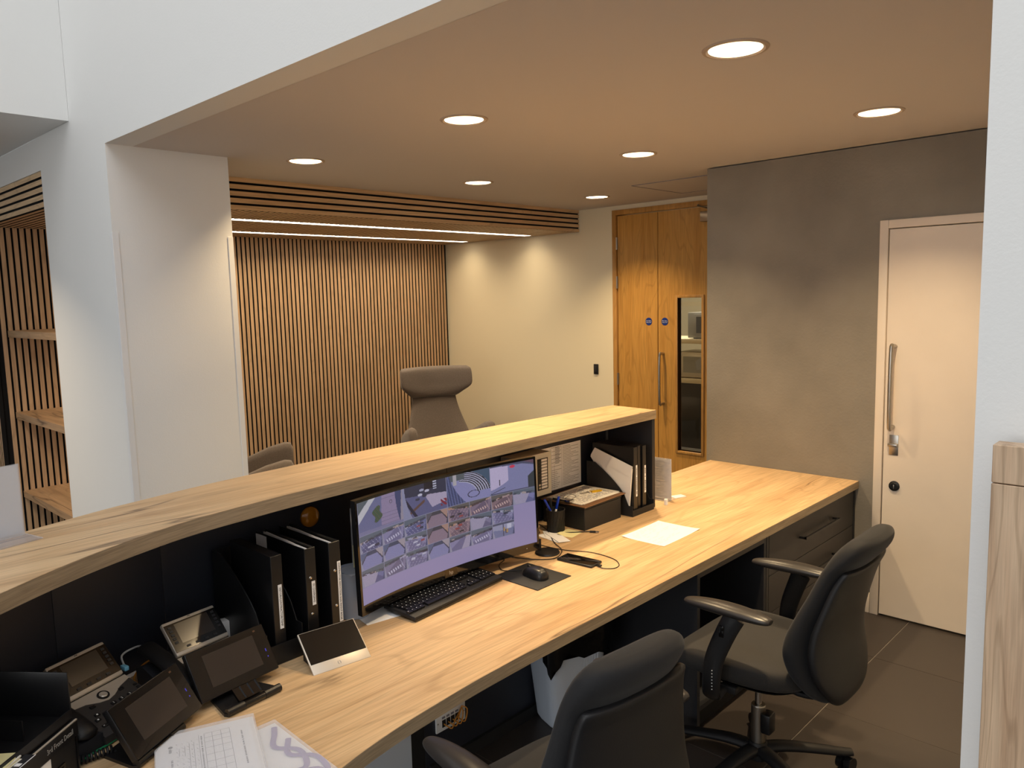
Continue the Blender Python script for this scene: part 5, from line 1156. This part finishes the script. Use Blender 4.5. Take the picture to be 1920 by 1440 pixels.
    # armrests
    for sy_ in (-1, 1):
        ar = obj('armrest_post', MB().tube([Vector((0.03, sy_ * 0.225, 0.378)), Vector((0.035, sy_ * 0.272, 0.36)), Vector((0.03, sy_ * 0.292, 0.40)), Vector((0.02, sy_ * 0.288, 0.50)), Vector((-0.015, sy_ * (wide + 0.012), 0.60)), Vector((-0.04, sy_ * wide, 0.656))], lambda s_: 0.012, 14, 4, rx=lambda s_: 0.030 + 0.006 * s_), 'black', t, smooth=50)
        ar.data.transform(Matrix.Identity(4))
        rgs = []
        for k_ in range(25):
            s_ = 0.5 - 0.5 * math.cos(math.pi * k_ / 24); x = -0.165 + 0.315 * s_; e = max(0.12, math.sin(math.pi * min(1, max(0, s_ * 0.985 + 0.008))) ** 0.28)
            wv = (0.044 - 0.010 * s_) * e; cyv = sy_ * (wide - 0.010 * s_); zc = 0.672 + 0.006 * math.sin(math.pi * s_) - 0.006 * s_
            rgs.append([Vector((x, cyv + wv * math.cos(a_), zc + (0.021 * e) * math.sin(a_))) for a_ in [2 * math.pi * i / 20 for i in range(20)]])
        obj('arm_pad', MB().loft(rgs), 'arm', t, smooth=60)
        dots = MB()
        for k_ in range(7): dots.box(0.018, 0.021, sy_ * 0.303, sy_ * 0.305, 0.40 + 0.011 * k_, 0.4025 + 0.011 * k_)
        obj('height_marks', dots, 'label', ar, smooth=0)
        obj('height_button', MB().box(-0.014, 0.004, sy_ * 0.284, sy_ * 0.290, 0.585, 0.625, bev=0.003), 'gloss', ar)
    for c in t.children:
        if c.name.split('.')[0] in ('seat', 'seat_pan', 'armrest_post', 'arm_pad', 'mechanism', 'tilt_arm', 'adjuster_lever', 'tension_knob'): c.location.z += 0.035
    return t
office_chair('black office chair in the foreground seen from behind', (-1.205, 1.395, 0), R(174), up=0.12, wide=0.305)
office_chair('black office chair by the drawer unit seen from the side', (-1.215, 2.525, 0), R(180))

# ================================================================== WING ARMCHAIRS
def wing_chair(label, loc, rz):
    t = thing('wing_armchair', label, 'armchair', loc, rz, 'grey wing armchairs in the alcove')
    rg = []
    for z, s_ in ((0.22, 0.86), (0.25, 0.95), (0.32, 1.0), (0.40, 1.0), (0.435, 0.95), (0.45, 0.8), (0.452, 0.3)):
        rg.append(ring(0.06, 0, z, 0.290 * s_, 0.29 * s_, 40, 0.6))
    obj('seat', MB().loft(rg), 'tweed', t, smooth=60)
    pr_ = [(0.30, -0.20, 0.300, 0.050, 0.06), (0.45, -0.215, 0.300, 0.055, 0.06), (0.56, -0.235, 0.285, 0.050, 0.055), (0.66, -0.258, 0.255, 0.046, 0.05), (0.76, -0.282, 0.225, 0.042, 0.05), (0.84, -0.300, 0.208, 0.040, 0.05), (0.90, -0.315, 0.203, 0.036, 0.05), (0.92, -0.32, 0.200, 0.025, 0.05)]
    obj('backrest', MB().loft([ring(x, 0, z, w_, th, 40, 0.7, bd_) for z, x, w_, th, bd_ in dense(pr_)]), 'tweed', t, smooth=60)
    hd = [(0.885, -0.296, 0.205, 0.030, 0.05), (0.900, -0.296, 0.225, 0.052, 0.055), (0.93, -0.300, 0.258, 0.062, 0.075), (0.965, -0.305, 0.300, 0.064, 0.085), (1.00, -0.312, 0.322, 0.064, 0.09), (1.06, -0.320, 0.326, 0.064, 0.09), (1.11, -0.328, 0.324, 0.060, 0.09), (1.135, -0.332, 0.318, 0.050, 0.088), (1.150, -0.335, 0.300, 0.025, 0.08)]
    obj('wing_headrest', MB().loft([ring(x, 0, z, w_, th, 56, 0.55, bd_) for z, x, w_, th, bd_ in dense(hd)]), 'tweed', t, smooth=60)
    for sy_ in (-1, 1):
        rgs = []
        for s_, x, yy, zt in ((0, -0.27, 0.285, 0.52), (0.2, -0.19, 0.305, 0.565), (0.45, -0.05, 0.328, 0.615), (0.7, 0.10, 0.340, 0.675), (0.9, 0.22, 0.345, 0.705), (1, 0.262, 0.345, 0.698), (1.02, 0.280, 0.345, 0.655)):
            hw = 0.036; zb = 0.24 if s_ < 1 else 0.28
            rgs.append([Vector((x + 0.0, sy_ * yy + hw * c_ * (0.85 if s_ > 1 else 1), zb + (zt - zb) * v_)) for c_, v_ in ((-1, 0), (1, 0), (1, 0.5), (1, 0.88), (0.72, 0.97), (0, 1.0), (-0.72, 0.97), (-1, 0.88), (-1, 0.5))])
        obj('arm', MB().loft(rgs), 'tweed', t, smooth=60)
    for sx, sy_ in ((0.24, 0.24), (0.24, -0.24), (-0.16, 0.22), (-0.16, -0.22)): obj('leg', MB().cyl((sx, sy_), 0.012, 0, 0.235, 12, r1=0.016), 'black', t)
    return t
wing_chair('grey brown wing armchair in the corner of the slatted alcove, headrest in view', (-5.02, 4.38, 0), R(-24))
wing_chair('grey brown armchair of which only the arms show beside the white column', (-5.07, 2.62, 0), R(60))
